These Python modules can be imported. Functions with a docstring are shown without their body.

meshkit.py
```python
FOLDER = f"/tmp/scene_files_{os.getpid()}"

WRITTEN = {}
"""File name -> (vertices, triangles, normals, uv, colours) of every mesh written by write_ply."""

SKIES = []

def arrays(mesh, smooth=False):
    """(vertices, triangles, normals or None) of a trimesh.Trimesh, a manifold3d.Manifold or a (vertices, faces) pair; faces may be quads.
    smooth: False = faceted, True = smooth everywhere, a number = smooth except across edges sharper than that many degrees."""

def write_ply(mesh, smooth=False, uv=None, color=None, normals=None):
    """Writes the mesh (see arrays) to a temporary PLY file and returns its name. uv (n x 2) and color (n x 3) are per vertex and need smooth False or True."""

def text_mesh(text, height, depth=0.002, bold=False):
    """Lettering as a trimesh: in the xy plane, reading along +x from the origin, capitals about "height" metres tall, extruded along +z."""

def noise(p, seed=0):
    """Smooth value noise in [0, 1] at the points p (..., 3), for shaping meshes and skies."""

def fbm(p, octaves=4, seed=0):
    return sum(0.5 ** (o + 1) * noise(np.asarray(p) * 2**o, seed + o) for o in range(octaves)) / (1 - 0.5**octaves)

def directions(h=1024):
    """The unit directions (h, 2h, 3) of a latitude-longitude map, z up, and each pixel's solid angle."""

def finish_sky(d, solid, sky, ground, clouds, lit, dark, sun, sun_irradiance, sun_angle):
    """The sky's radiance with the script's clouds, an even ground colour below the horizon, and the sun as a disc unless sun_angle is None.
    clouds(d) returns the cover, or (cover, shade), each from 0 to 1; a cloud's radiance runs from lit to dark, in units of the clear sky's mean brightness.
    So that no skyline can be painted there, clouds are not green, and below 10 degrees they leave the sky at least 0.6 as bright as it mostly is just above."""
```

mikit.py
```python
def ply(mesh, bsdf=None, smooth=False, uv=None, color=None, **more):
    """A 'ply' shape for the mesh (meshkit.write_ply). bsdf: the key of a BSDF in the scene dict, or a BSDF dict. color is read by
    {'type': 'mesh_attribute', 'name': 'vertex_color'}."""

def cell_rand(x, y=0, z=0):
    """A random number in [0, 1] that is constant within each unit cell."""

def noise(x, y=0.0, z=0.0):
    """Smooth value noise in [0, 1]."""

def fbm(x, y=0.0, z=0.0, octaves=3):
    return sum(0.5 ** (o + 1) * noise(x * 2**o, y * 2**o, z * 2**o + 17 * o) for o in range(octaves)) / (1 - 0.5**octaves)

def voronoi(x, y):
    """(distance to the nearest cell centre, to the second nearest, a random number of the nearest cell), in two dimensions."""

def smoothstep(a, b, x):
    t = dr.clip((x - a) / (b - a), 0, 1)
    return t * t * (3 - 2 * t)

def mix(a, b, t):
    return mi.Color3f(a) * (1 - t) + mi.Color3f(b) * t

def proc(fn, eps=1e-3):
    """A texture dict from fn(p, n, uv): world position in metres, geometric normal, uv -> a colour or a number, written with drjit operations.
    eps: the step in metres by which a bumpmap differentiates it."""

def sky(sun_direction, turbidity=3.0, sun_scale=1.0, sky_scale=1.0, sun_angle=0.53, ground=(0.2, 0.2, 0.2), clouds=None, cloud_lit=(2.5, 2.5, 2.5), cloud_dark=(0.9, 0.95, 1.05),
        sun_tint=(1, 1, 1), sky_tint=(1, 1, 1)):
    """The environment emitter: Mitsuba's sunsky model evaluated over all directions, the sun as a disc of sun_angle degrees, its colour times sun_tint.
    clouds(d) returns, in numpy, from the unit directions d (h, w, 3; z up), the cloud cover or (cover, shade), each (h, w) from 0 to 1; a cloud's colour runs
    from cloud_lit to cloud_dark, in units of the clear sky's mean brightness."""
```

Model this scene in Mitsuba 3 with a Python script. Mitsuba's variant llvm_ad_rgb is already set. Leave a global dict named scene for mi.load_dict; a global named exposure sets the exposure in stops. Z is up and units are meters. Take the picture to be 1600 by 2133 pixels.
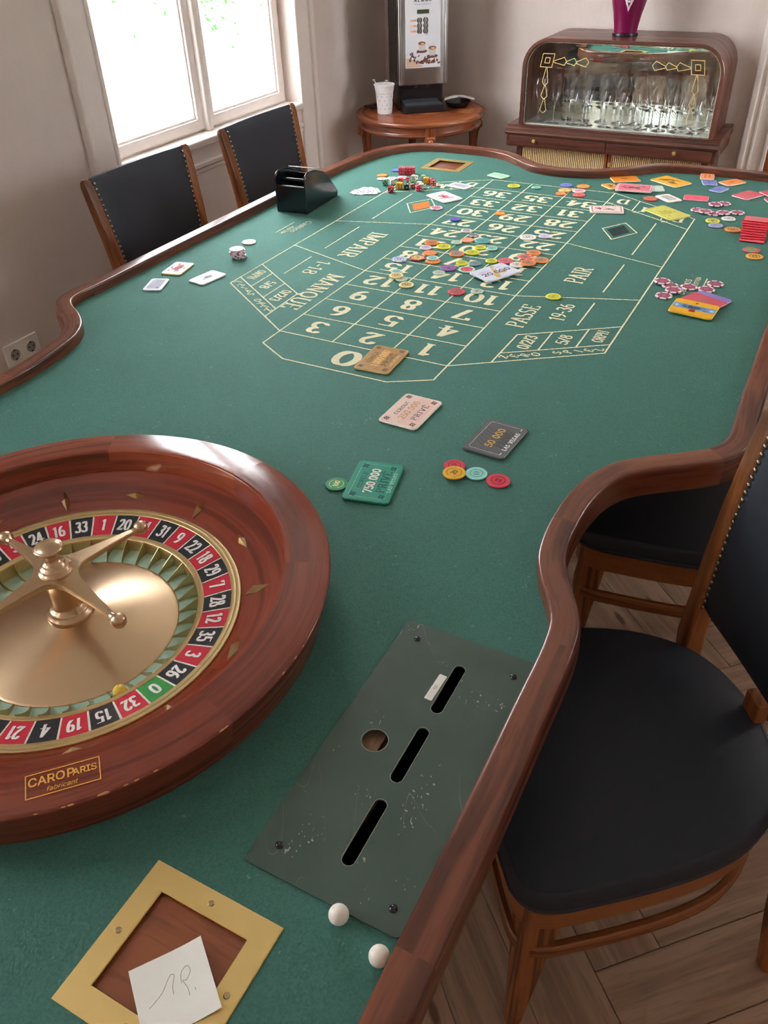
import math, random
import numpy as np
import trimesh
import manifold3d as m3
import shapely
from shapely import affinity
from shapely.geometry import Polygon, LineString, Point, box as sbox
from shapely.ops import unary_union
import drjit as dr
import mitsuba as mi
import mikit, meshkit

T = mi.ScalarTransform4f
scene, labels = {}, {}

# ------------------------------------------------------------------ camera, sky, exposure
Z0 = 0.77                                   # height of the felt
CAM = np.array([1.11476, -1.51810, Z0 + 0.84927])
FWD = np.array([-0.38570444, 0.69648814, -0.60509203])
UP = -np.array([0.26090548, -0.54673114, -0.79562138])
scene['camera'] = {'type': 'perspective', 'fov': 2 * math.degrees(math.atan(800 / 1695.456)), 'fov_axis': 'x',
                   'near_clip': 0.02, 'far_clip': 200.0,
                   'to_world': T().look_at(origin=CAM.tolist(), target=(CAM + FWD).tolist(), up=UP.tolist())}
def overcast(d):
    n = meshkit.fbm(d * 2.5 + 7.0, 4, 3)
    return np.ones(d.shape[:2]), np.clip(n * 0.5, 0, 1)
scene['sky'] = mikit.sky([-0.6, 0.2, 0.75], turbidity=4.0, sun_scale=0.0, sky_scale=1.0, ground=(0.42, 0.42, 0.40),
                         clouds=overcast, cloud_lit=(2.42, 2.48, 2.56), cloud_dark=(1.95, 2.02, 2.12))
exposure = 5.75

# ------------------------------------------------------------------ colours, materials
def lin(c):
    c = np.asarray(c, float) / 255.0
    return np.where(c <= 0.04045, c / 12.92, ((c + 0.055) / 1.055) ** 2.4)
def L3(*c): return mi.Color3f(*[float(x) for x in lin(c)])
def rgb(*c): return {'type': 'rgb', 'value': [float(x) for x in lin(c)]}

def two(b): return {'type': 'twosided', 'bsdf': b}
def princ(col, rough, metal=0.0, spec=0.5, coat=0.0, sheen=0.0, coat_gloss=0.9, bump=None, scale=1.0, **k):
    b = {'type': 'principled', 'base_color': col, 'roughness': rough, 'specular': spec}
    if metal: b['metallic'] = metal
    if coat: b['clearcoat'] = coat; b['clearcoat_gloss'] = coat_gloss
    if sheen: b['sheen'] = sheen
    b.update(k)
    if bump is not None:
        b = {'type': 'bumpmap', 'arbitrary': mikit.proc(bump, 4e-4), 'scale': scale, 'bsdf': b}
    return two(b)

VCOL = {'type': 'mesh_attribute', 'name': 'vertex_color'}
scene['mat_plastic'] = princ(VCOL, 0.28, spec=0.5)
scene['mat_paper'] = princ(VCOL, 0.7, spec=0.3)
scene['mat_satin'] = princ(VCOL, 0.45, spec=0.4)

def felt_col(p, n, uv):
    f = 0.12 + 0.76 * mikit.fbm(p.x * 480, p.y * 480, 0.0, 2)
    g = mikit.fbm(p.x * 6, p.y * 6, 3.0, 3)
    c = mikit.mix(L3(52, 96, 87), L3(74, 121, 111), f)
    lint = mikit.smoothstep(0.86, 0.9, mikit.noise(p.x * 55, p.y * 55, 9.0)) * mikit.smoothstep(0.8, 0.84, mikit.noise(p.x * 300, p.y * 300, 5.0))
    return mikit.mix(c * (0.92 + 0.16 * g), L3(150, 180, 165), 0.25 * lint)
def felt_bump(p, n, uv):
    return mikit.noise(p.x * 460, p.y * 460, 0.0) + 0.6 * mikit.noise(p.x * 1100, p.y * 900, 4.0)
scene['mat_felt'] = princ(mikit.proc(felt_col), 0.75, spec=0.3, sheen=1.0, sheen_tint=1.0, bump=felt_bump, scale=0.00052)
scene['mat_print'] = princ(rgb(232, 228, 196), 0.8, spec=0.2)

def wood(dark, mid, light, gx=3.0, gv=70.0, ring=0.0, seg=0.0):
    dark, mid, light = L3(*dark), L3(*mid), L3(*light)
    def fn(p, n, uv):
        u, v = uv.x, uv.y
        warp = mikit.fbm(u * 2.2, v * 9.0, 1.0, 3)
        a = mikit.fbm(u * gx, v * gv + warp * 3.0, 0.0, 3)
        b = mikit.fbm(u * gx * 7.0, v * gv * 5.0, 5.0, 2)
        c = mikit.mix(dark, mid, mikit.smoothstep(0.22, 0.55, a))
        c = mikit.mix(c, light, mikit.smoothstep(0.5, 0.8, warp) * 0.7)
        pore = mikit.smoothstep(0.58, 0.75, b)
        return c * (1.0 - 0.18 * pore)
    return mikit.proc(fn)
def lacquer(tex, a): return two({'type': 'roughplastic', 'distribution': 'ggx', 'alpha': a, 'int_ior': 1.62, 'diffuse_reflectance': tex, 'nonlinear': False})
scene['mat_rail_wood'] = lacquer(wood((84, 40, 27), (122, 65, 45), (158, 96, 64), 3.5, 70.0), 0.06)
scene['mat_wheel_wood'] = lacquer(wood((104, 40, 26), (134, 57, 38), (158, 76, 48), 3.0, 100.0), 0.025)
scene['mat_chair_wood'] = princ(wood((86, 45, 21), (136, 81, 42), (168, 108, 58), 3.0, 80.0), 0.36, spec=0.5, coat=0.35, coat_gloss=0.85)
scene['mat_cabinet_wood'] = princ(wood((56, 29, 23), (90, 51, 40), (114, 68, 52), 3.0, 60.0), 0.3, spec=0.5, coat=0.8, coat_gloss=0.93)
scene['mat_side_table_wood'] = princ(wood((92, 46, 26), (138, 74, 42), (170, 104, 62), 3.0, 50.0), 0.28, spec=0.5, coat=0.9, coat_gloss=0.94)
def plank_col(p, n, uv):
    u, v = uv.x, uv.y
    tone = mikit.cell_rand(dr.floor(u * 0.1), 3.0)
    w = mikit.fbm(u * 1.6, v * 14.0, 2.0, 3)
    a = mikit.fbm(u * 3.0, v * 75.0 + w * 5.0, 0.0, 3)
    b = mikit.fbm(u * 26.0, v * 420.0, 7.0, 2)
    c = mikit.mix(L3(150, 122, 100), L3(172, 142, 118), mikit.smoothstep(0.25, 0.7, a))
    c = mikit.mix(c, L3(146, 112, 94), mikit.smoothstep(0.55, 0.8, w) * 0.6)
    knot = mikit.smoothstep(0.08, 0.03, mikit.voronoi(u * 2.1, v * 7.0)[0])
    c = mikit.mix(c, L3(84, 60, 44), knot * 0.8)
    return c * (0.86 + 0.24 * tone) * (1.0 - 0.12 * mikit.smoothstep(0.55, 0.8, b))
scene['mat_plank'] = princ(mikit.proc(plank_col), 0.5, spec=0.35)

def wall_bump(p, n, uv):
    return mikit.fbm(p.x * 300, p.y * 300, p.z * 300, 2)
def wall_col(p, n, uv):
    g = mikit.fbm(p.x * 1.5, p.y * 1.5, p.z * 1.5, 3)
    f = mikit.noise(p.x * 90, p.y * 90, p.z * 12)
    return L3(210, 199, 192) * (0.96 + 0.05 * g + 0.03 * f)
scene['mat_wall'] = princ(mikit.proc(wall_col), 0.8, spec=0.2, bump=wall_bump, scale=0.0003)
scene['mat_white_trim'] = princ(rgb(222, 214, 208), 0.4, spec=0.4)
scene['mat_ceiling'] = princ(rgb(232, 228, 222), 0.85, spec=0.2)
def leather_bump(p, n, uv): return dr.sin(uv.y * 2 * math.pi / 0.0032) * 0.5
scene['mat_leather'] = princ(rgb(37, 44, 54), 0.5, spec=0.42, sheen=0.12, bump=leather_bump, scale=0.00025)
scene['mat_brass_polished'] = princ(rgb(236, 206, 136), 0.42, metal=0.85)
scene['mat_brass_ring'] = princ(rgb(214, 190, 140), 0.35, metal=0.9)
def brushed(p, n, uv): return mikit.noise(uv.x * 60, uv.y * 900, 1.0)
scene['mat_brass_satin'] = princ(rgb(206, 178, 144), 0.29, metal=0.95)
scene['mat_brass_old'] = princ(rgb(196, 176, 134), 0.24, metal=1.0)
scene['mat_steel'] = princ(rgb(196, 196, 198), 0.2, metal=1.0)
scene['mat_nail'] = princ(rgb(172, 165, 148), 0.2, metal=1.0)
scene['mat_black_gloss'] = princ(rgb(16, 20, 27), 0.16, spec=0.5, coat=0.6)
def plate_col(p, n, uv):
    g = mikit.fbm(p.x * 14, p.y * 14, 1.0, 4)
    c = mikit.mix(L3(62, 82, 74), L3(76, 95, 87), g)
    sp = mikit.smoothstep(0.88, 0.92, mikit.noise(p.x * 420 + 90 * p.y, p.y * 260, 2.0)) * mikit.smoothstep(0.78, 0.84, mikit.noise(p.x * 31, p.y * 27, 8.0))
    w = mikit.fbm(p.x * 9, p.y * 9, 5.0, 2)
    s1 = 0.6 * mikit.smoothstep(0.006, 0.0, dr.abs(mikit.noise(p.x * 46 + p.y * 30, p.y * 9, 3.0) - 0.5)) * mikit.smoothstep(0.56, 0.66, w)
    return mikit.mix(c, L3(168, 172, 160), dr.clip(sp * 0.8 + s1 * 0.5, 0, 1))
scene['mat_plate'] = princ(mikit.proc(plate_col), 0.42, metal=0.15, spec=0.5)
scene['mat_mirror'] = two({'type': 'conductor', 'material': 'Ag', 'specular_reflectance': {'type': 'rgb', 'value': [0.8, 0.86, 0.82]}})
scene['mat_mirror_floor'] = princ(rgb(212, 222, 212), 0.2, metal=0.45)
scene['mat_pane'] = {'type': 'thindielectric', 'int_ior': 1.5}
scene['mat_glass_wall'] = {'type': 'thindielectric', 'int_ior': 1.52}
scene['mat_glass'] = {'type': 'dielectric', 'int_ior': 1.5, 'ext_ior': 1.0}
scene['mat_leaf'] = {'type': 'principledthin', 'base_color': rgb(62, 98, 52), 'roughness': 0.6, 'diff_trans': 0.9}
scene['mat_bark'] = princ(rgb(110, 100, 88), 0.8)
scene['mat_paving'] = princ(rgb(200, 198, 190), 0.8)
scene['mat_ball'] = princ(rgb(240, 236, 226), 0.18, spec=0.5, coat=0.5)

# ------------------------------------------------------------------ helpers
def key_of(name):
    if name not in scene and name not in labels: return name
    i = 1
    while f'{name}_{i:03d}' in scene or f'{name}_{i:03d}' in labels: i += 1
    return f'{name}_{i:03d}'
def thing(name, label, cat, group=None):
    k = key_of(name); labels[k] = {'label': label, 'category': cat}
    if group: labels[k]['group'] = group
    return k
def tag(k, label=None, cat=None, group=None, kind=None):
    d = labels.setdefault(k, {})
    for a, b in (('label', label), ('category', cat), ('group', group), ('kind', kind)):
        if b: d[a] = b
    return k

def sm(mesh, ang):
    return trimesh.graph.smooth_shade(mesh, angle=np.radians(ang), facet_minarea=None)
def tri(m):
    if hasattr(m, 'to_mesh'):
        q = m.to_mesh(); return trimesh.Trimesh(q.vert_properties[:, :3], q.tri_verts, process=False)
    return m
class UV:                                      # a mesh that already has its own uv and normals split
    def __init__(s, v, f, uv): s.v, s.f, s.uv = np.asarray(v, float), np.asarray(f, int), np.asarray(uv, float)
    def moved(s, M): return UV(trimesh.transform_points(s.v, M), s.f, s.uv)
def join_uv(parts):
    v, f, u, at = [], [], [], 0
    for q in parts:
        v.append(q.v); f.append(q.f + at); u.append(q.uv); at += len(q.v)
    return UV(np.vstack(v), np.vstack(f), np.vstack(u))
RN = np.random.default_rng(5)
def shape(mesh, mat, ang=35, col=None, axis=None, to=None, uoff=None):
    """the ply dict. col: one colour or one per vertex; axis: the grain axis of wood."""
    more = {} if to is None else {'to_world': to if isinstance(to, T) else T(np.asarray(to, float).tolist())}
    if isinstance(mesh, UV):
        return mikit.ply((mesh.v, mesh.f), mat, smooth=True, uv=mesh.uv, **more)
    mesh = tri(mesh)
    per = col is not None and np.ndim(col) == 2
    if ang and not per: mesh = sm(mesh, ang)
    v = np.asarray(mesh.vertices)
    kw = {}
    if per: kw['color'] = col
    elif col is not None: kw['color'] = np.tile(lin(col), (len(v), 1))
    if axis is not None:
        o = [i for i in range(3) if i != axis]
        r = RN.random(2) * 5 if uoff is None else uoff
        kw['uv'] = np.stack([v[:, axis] + r[0], v[:, o[0]] + v[:, o[1]] * 1.3 + r[1]], 1)
    return mikit.ply((v, mesh.faces), mat, smooth=bool(ang) and not per, **kw, **more)
def part(parent, name, mesh, mat, ang=35, label=None, kind=None, **k):
    key = key_of(f'{parent}__{name}' if parent else name)
    scene[key] = shape(mesh, mat, ang, **k)
    if label or kind: tag(key, label=label, kind=kind)
    return key
def obj(name, label, cat, mesh, mat, ang=35, group=None, **k):
    key = key_of(name)
    scene[key] = shape(mesh, mat, ang, **k)
    return tag(key, label, cat, group)
def structure(name, mesh, mat, ang=35, label=None, **k):
    scene[name] = shape(mesh, mat, ang, **k)
    labels[name] = {'kind': 'structure'}
    if label: labels[name]['label'] = label
    return name

def bx(x0, x1, y0, y1, z0, z1):
    m = trimesh.creation.box(extents=(x1 - x0, y1 - y0, z1 - z0)); m.apply_translation(((x0 + x1) / 2, (y0 + y1) / 2, (z0 + z1) / 2)); return m
def rbox(x0, x1, y0, y1, z0, z1, r=0.004, n=6):
    s = m3.Manifold.sphere(r, n * 4)
    pts = [s.translate([x, y, z]) for x in (x0 + r, x1 - r) for y in (y0 + r, y1 - r) for z in (z0 + r, z1 - r)]
    return tri(m3.Manifold.batch_hull(pts))
def cat(ms): return trimesh.util.concatenate([tri(m) for m in ms])
def colcat(items):
    v, f, c, at = [], [], [], 0
    for m, col in items:
        m = tri(m); v.append(m.vertices); f.append(m.faces + at); at += len(m.vertices); c.append(np.tile(lin(col), (len(m.vertices), 1)))
    return trimesh.Trimesh(np.vstack(v), np.vstack(f), process=False), np.vstack(c)
def M4(loc=(0, 0, 0), rz=0.0, rx=0.0, ry=0.0, s=1.0):
    M = trimesh.transformations.euler_matrix(math.radians(rx), math.radians(ry), math.radians(rz))
    M[:3, :3] *= s; M[:3, 3] = loc; return M
def moved(mesh, M):
    if isinstance(mesh, UV): return mesh.moved(M)
    m = tri(mesh).copy(); m.apply_transform(M); return m
def polys(g): return [p for p in getattr(g, 'geoms', [g]) if p.geom_type == 'Polygon' and p.area > 1e-12]
def extrude(g, h, z=0.0):
    m = trimesh.util.concatenate([trimesh.creation.extrude_polygon(p, h, engine='earcut') for p in polys(g)])
    m.apply_translation((0, 0, z)); return m
def sheet(g, z=0.0):                            # a printed layer: flat ink on a surface
    vs, fs, at = [], [], 0
    for p in polys(g):
        v, f = trimesh.creation.triangulate_polygon(p, engine='earcut')
        vs.append(np.c_[v, np.full(len(v), z)]); fs.append(f + at); at += len(v)
    m = trimesh.Trimesh(np.vstack(vs), np.vstack(fs), process=False)
    if m.face_normals[:, 2].mean() < 0: m.invert()
    return m
def sphere(r, sub=3, c=(0, 0, 0)):
    m = trimesh.creation.icosphere(subdivisions=sub, radius=r); m.apply_translation(c); return m
def cyl(p, q, r, n=16, r2=None):
    p, q = np.asarray(p, float), np.asarray(q, float); d = q - p; h = np.linalg.norm(d)
    m = tri(m3.Manifold.cylinder(h, r, r if r2 is None else r2, n))
    M = trimesh.geometry.align_vectors([0, 0, 1], d / h); M[:3, 3] = p
    m.apply_transform(M); return m
def tube(pts, r, n=10):
    pts = np.asarray(pts, float)
    t = np.gradient(pts, axis=0); t /= np.linalg.norm(t, axis=1, keepdims=True)
    up = np.array([0, 0, 1.0]) if abs(t[0][2]) < 0.9 else np.array([1.0, 0, 0])
    rr = np.broadcast_to(r, (len(pts),)); v = []
    for p, d, q in zip(pts, t, rr):
        a = np.cross(d, up); a /= np.linalg.norm(a); b = np.cross(d, a); up = -np.cross(d, a) if False else up
        an = np.arange(n) * 2 * np.pi / n
        v.append(p + q * (np.cos(an)[:, None] * a + np.sin(an)[:, None] * b))
    return loft(v)
def loft(loops, cap=True, closed=True):
    k, n = len(loops), len(loops[0])
    v = np.vstack(loops); f = []
    for i in range(k - 1):
        for j in range(n if closed else n - 1):
            a, b = i * n + j, i * n + (j + 1) % n
            f += [[a, b, b + n], [a, b + n, a + n]]
    if cap and closed:
        c0, c1 = len(v), len(v) + 1
        v = np.vstack([v, [np.mean(loops[0], 0)], [np.mean(loops[-1], 0)]])
        for j in range(n):
            f += [[c0, (j + 1) % n, j], [c1, (k - 1) * n + j, (k - 1) * n + (j + 1) % n]]
    m = trimesh.Trimesh(v, f, process=False)
    m.fix_normals(); return m
def splits(prof, closed, lim=38):
    """profile -> runs between sharp corners"""
    P = np.asarray(prof, float); n = len(P)
    if closed: P = np.vstack([P, P[:1]])
    d = np.diff(P, axis=0); a = np.degrees(np.arctan2(d[:, 1], d[:, 0]))
    cuts = [i for i in range(1, len(P) - 1) if abs((a[i] - a[i - 1] + 180) % 360 - 180) > lim]
    ids = [0] + cuts + [len(P) - 1]
    return [P[s:e + 1] for s, e in zip(ids[:-1], ids[1:])]
def grid(V, U, closed_u=False):
    """V (m, n, 3) grid -> UV mesh; U (m, n, 2)"""
    m, n = V.shape[:2]; i = np.arange(m * n).reshape(m, n)
    a, b, c, d = i[:-1, :-1].ravel(), i[1:, :-1].ravel(), i[1:, 1:].ravel(), i[:-1, 1:].ravel()
    return UV(V.reshape(-1, 3), np.vstack([np.c_[a, b, c], np.c_[a, c, d]]), U.reshape(-1, 2))
def revolve(prof, n=96, a0=0.0, a1=360.0, c=(0, 0, 0), closed=False, uo=0.0, lim=38):
    """profile of (r, z) going so that the outside lies to its right when read upwards"""
    an = np.radians(np.linspace(a0, a1, n + 1)); out = []; s = 0.0
    for run in splits(prof, closed, lim):
        L = np.r_[0, np.cumsum(np.linalg.norm(np.diff(run, axis=0), axis=1))] + s; s = L[-1]
        V = np.stack([np.stack([run[:, 0] * np.cos(t), run[:, 0] * np.sin(t), run[:, 1]], 1) for t in an])
        U = np.stack([np.stack([np.full(len(run), t * max(0.05, np.mean(run[:, 0])) + uo), L + uo], 1) for t in an])
        out.append(grid(V, U))
    q = join_uv(out); q.v = q.v + np.asarray(c); return q
def trim_of(q): return trimesh.Trimesh(q.v, q.f, process=False)
def lathe(prof, n=48, c=(0, 0, 0)):
    """a plain trimesh of revolution"""
    m = trimesh.creation.revolve(np.asarray(prof, float), sections=n); m.apply_translation(c)
    m.merge_vertices(); m.fix_normals(); return m
def catmull(P, closed=True, step=0.012):
    P = np.asarray(P, float); n = len(P); out = []
    for i in range(n if closed else n - 1):
        if closed: p0, p1, p2, p3 = P[(i - 1) % n], P[i], P[(i + 1) % n], P[(i + 2) % n]
        else: p0, p1, p2, p3 = P[max(i - 1, 0)], P[i], P[i + 1], P[min(i + 2, n - 1)]
        t = [0.0]
        for a, b in ((p0, p1), (p1, p2), (p2, p3)): t.append(t[-1] + max(np.linalg.norm(b - a), 1e-6) ** 0.5)
        k = max(2, int(np.linalg.norm(p2 - p1) / step))
        for x in np.linspace(t[1], t[2], k, endpoint=False):
            A1 = (t[1] - x) / (t[1] - t[0]) * p0 + (x - t[0]) / (t[1] - t[0]) * p1 if t[1] > t[0] else p1
            A2 = (t[2] - x) / (t[2] - t[1]) * p1 + (x - t[1]) / (t[2] - t[1]) * p2
            A3 = (t[3] - x) / (t[3] - t[2]) * p2 + (x - t[2]) / (t[3] - t[2]) * p3
            B1 = (t[2] - x) / (t[2] - t[0]) * A1 + (x - t[0]) / (t[2] - t[0]) * A2
            B2 = (t[3] - x) / (t[3] - t[1]) * A2 + (x - t[1]) / (t[3] - t[1]) * A3
            out.append((t[2] - x) / (t[2] - t[1]) * B1 + (x - t[1]) / (t[2] - t[1]) * B2)
    if not closed: out.append(P[-1])
    return np.array(out)
def resample(P, step, closed=True):
    Q = np.vstack([P, P[:1]]) if closed else P
    L = np.r_[0, np.cumsum(np.linalg.norm(np.diff(Q, axis=0), axis=1))]
    k = int(L[-1] / step); s = np.linspace(0, L[-1], k + 1)
    R = np.stack([np.interp(s, L, Q[:, i]) for i in range(Q.shape[1])], 1)
    return R[:-1] if closed else R
def rrect(w, h, r, n=6):
    out = []
    for cx, cy, a in ((w / 2 - r, h / 2 - r, 0), (-w / 2 + r, h / 2 - r, 90), (-w / 2 + r, -h / 2 + r, 180), (w / 2 - r, -h / 2 + r, 270)):
        t = np.radians(np.linspace(a, a + 90, n)); out.append(np.stack([cx + r * np.cos(t), cy + r * np.sin(t)], 1))
    return np.vstack(out)
def slab(w, h, r, t, bev=0.001, n=6):
    """rounded plate lying on z = 0"""
    L = []
    for ins, z in ((bev, 0), (0, bev), (0, t - bev), (bev, t)):
        L.append(np.c_[rrect(w - 2 * ins, h - 2 * ins, max(r - ins, 1e-4), n), np.full(4 * n, z)])
    return loft(L)

# ------------------------------------------------------------------ a pen-drawn serif face
def arc(cx, cy, rx, ry, a0, a1, n=16):
    t = np.radians(np.linspace(a0, a1, n)); return [(cx + rx * math.cos(x), cy + ry * math.sin(x)) for x in t]
def _nine(ps): return [[(0.7 - x, 1 - y) for x, y in p] for p in ps]
SIX = [arc(.36, .30, .25, .26, 0, 360), arc(.56, .40, .45, .54, 105, 185)]
GL = {
 '0': (.74, [arc(.37, .5, .28, .45, 0, 360)], []),
 '1': (.52, [[(.27, .04), (.27, .95), (.10, .80)]], [(.27, 0)]),
 '2': (.70, [arc(.34, .71, .24, .25, 165, -35) + [(.10, .07)], [(.08, .06), (.30, .10), (.48, .05), (.62, .16)]], []),
 '3': (.68, [arc(.32, .74, .21, .22, 155, -80) , arc(.32, .27, .26, .24, 85, -155)], []),
 '4': (.74, [[(.47, .04), (.47, .95), (.06, .30), (.68, .30)]], [(.47, 0)]),
 '5': (.68, [[(.58, .95), (.17, .95), (.13, .52)] + arc(.33, .32, .27, .28, 125, -155)], []),
 '6': (.70, SIX, []), '9': (.70, _nine(SIX), []),
 '7': (.68, [[(.08, .78), (.08, .94), (.62, .94), (.28, .03)]], []),
 '8': (.70, [arc(.35, .74, .20, .21, 0, 360), arc(.35, .27, .26, .24, 0, 360)], []),
 'A': (.78, [[(.08, .03), (.38, .97), (.70, .03)], [(.20, .33), (.58, .33)]], [(.08, 0), (.70, 0)]),
 'C': (.76, [arc(.42, .5, .33, .46, 40, 320)], []),
 'D': (.80, [[(.15, .03), (.15, .97)], [(.08, .97), (.34, .97)] + arc(.34, .5, .35, .47, 90, -90) + [(.08, .03)]], [(.15, 0), (.15, 1)]),
 'E': (.70, [[(.15, .03), (.15, .97)], [(.08, .97), (.60, .97), (.60, .80)], [(.15, .5), (.46, .5)], [(.08, .03), (.62, .03), (.62, .22)]], []),
 'F': (.66, [[(.15, .03), (.15, .97)], [(.08, .97), (.60, .97), (.60, .80)], [(.15, .5), (.46, .5)]], [(.15, 0)]),
 'G': (.82, [arc(.42, .5, .33, .46, 40, 330) + [(.72, .42), (.5, .42)]], []),
 'H': (.84, [[(.15, .03), (.15, .97)], [(.68, .03), (.68, .97)], [(.15, .5), (.68, .5)]], [(.15, 0), (.15, 1), (.68, 0), (.68, 1)]),
 'I': (.36, [[(.18, .03), (.18, .97)]], [(.18, 0), (.18, 1)]),
 'L': (.66, [[(.15, .97), (.15, .03), (.60, .03), (.60, .22)]], [(.15, 1), (.15, 0)]),
 'M': (.98, [[(.14, .03), (.14, .97), (.48, .10), (.83, .97), (.83, .03)]], [(.14, 0), (.83, 0), (.12, 1), (.85, 1)]),
 'N': (.84, [[(.14, .03), (.14, .97), (.68, .03), (.68, .97)]], [(.14, 0), (.68, 1), (.12, 1)]),
 'O': (.84, [arc(.42, .5, .34, .46, 0, 360)], []),
 'P': (.70, [[(.15, .03), (.15, .97)], [(.08, .97), (.36, .97)] + arc(.36, .73, .25, .24, 90, -90) + [(.15, .49)]], [(.15, 0)]),
 'Q': (.84, [arc(.42, .5, .34, .46, 0, 360), [(.44, .16), (.62, -.08), (.80, -.10)]], []),
 'R': (.78, [[(.15, .03), (.15, .97)], [(.08, .97), (.36, .97)] + arc(.36, .73, .24, .24, 90, -90) + [(.15, .49)], [(.38, .48), (.66, .05), (.76, .08)]], [(.15, 0)]),
 'S': (.64, [arc(.32, .73, .22, .23, 35, 270) + arc(.32, .27, .25, .23, 90, -150)], []),
 'T': (.74, [[(.36, .03), (.36, .97)], [(.06, .80), (.06, .97), (.66, .97), (.66, .80)]], [(.36, 0)]),
 'U': (.84, [[(.15, .97), (.15, .32)] + arc(.42, .32, .27, .29, 180, 360) + [(.69, .97)]], [(.15, 1), (.69, 1)]),
 'V': (.78, [[(.08, .97), (.39, .03), (.70, .97)]], [(.08, 1), (.70, 1)]),
 'Z': (.70, [[(.08, .80), (.08, .94), (.60, .94), (.06, .05), (.64, .05), (.64, .20)]], []),
 '/': (.40, [[(.04, .0), (.34, 1.0)]], []), '-': (.44, [[(.08, .42), (.34, .42)]], []), '.': (.26, [[(.10, .05), (.14, .05)]], []), ' ': (.40, [], []),
 ',': (.26, [[(.14, .08), (.08, -.10)]], []),
}
GL['É'] = (.70, GL['E'][1] + [[(.30, 1.1), (.46, 1.24)]], [])
def glyph(ch, T_=0.16, t_=0.06, ser=0.34):
    w, strokes, serifs = GL[ch]
    pen = np.array([(-T_ / 2, -t_ / 2), (T_ / 2, -t_ / 2), (T_ / 2, t_ / 2), (-T_ / 2, t_ / 2)]) if ch not in '-.' else np.array([(-.06, -.06), (.06, -.06), (.06, .06), (-.06, .06)])
    out = []
    for s in strokes:
        for a, b in zip(s[:-1], s[1:]):
            out.append(shapely.MultiPoint(np.vstack([pen + a, pen + b])).convex_hull)
    if ser:
        for x, y in serifs:
            yy = t_ / 2 if y == 0 else 1 - t_ / 2
            out.append(sbox(x - ser / 2, yy - t_ / 2, x + ser / 2, yy + t_ / 2))
    return w, (unary_union(out) if out else None)
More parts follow.
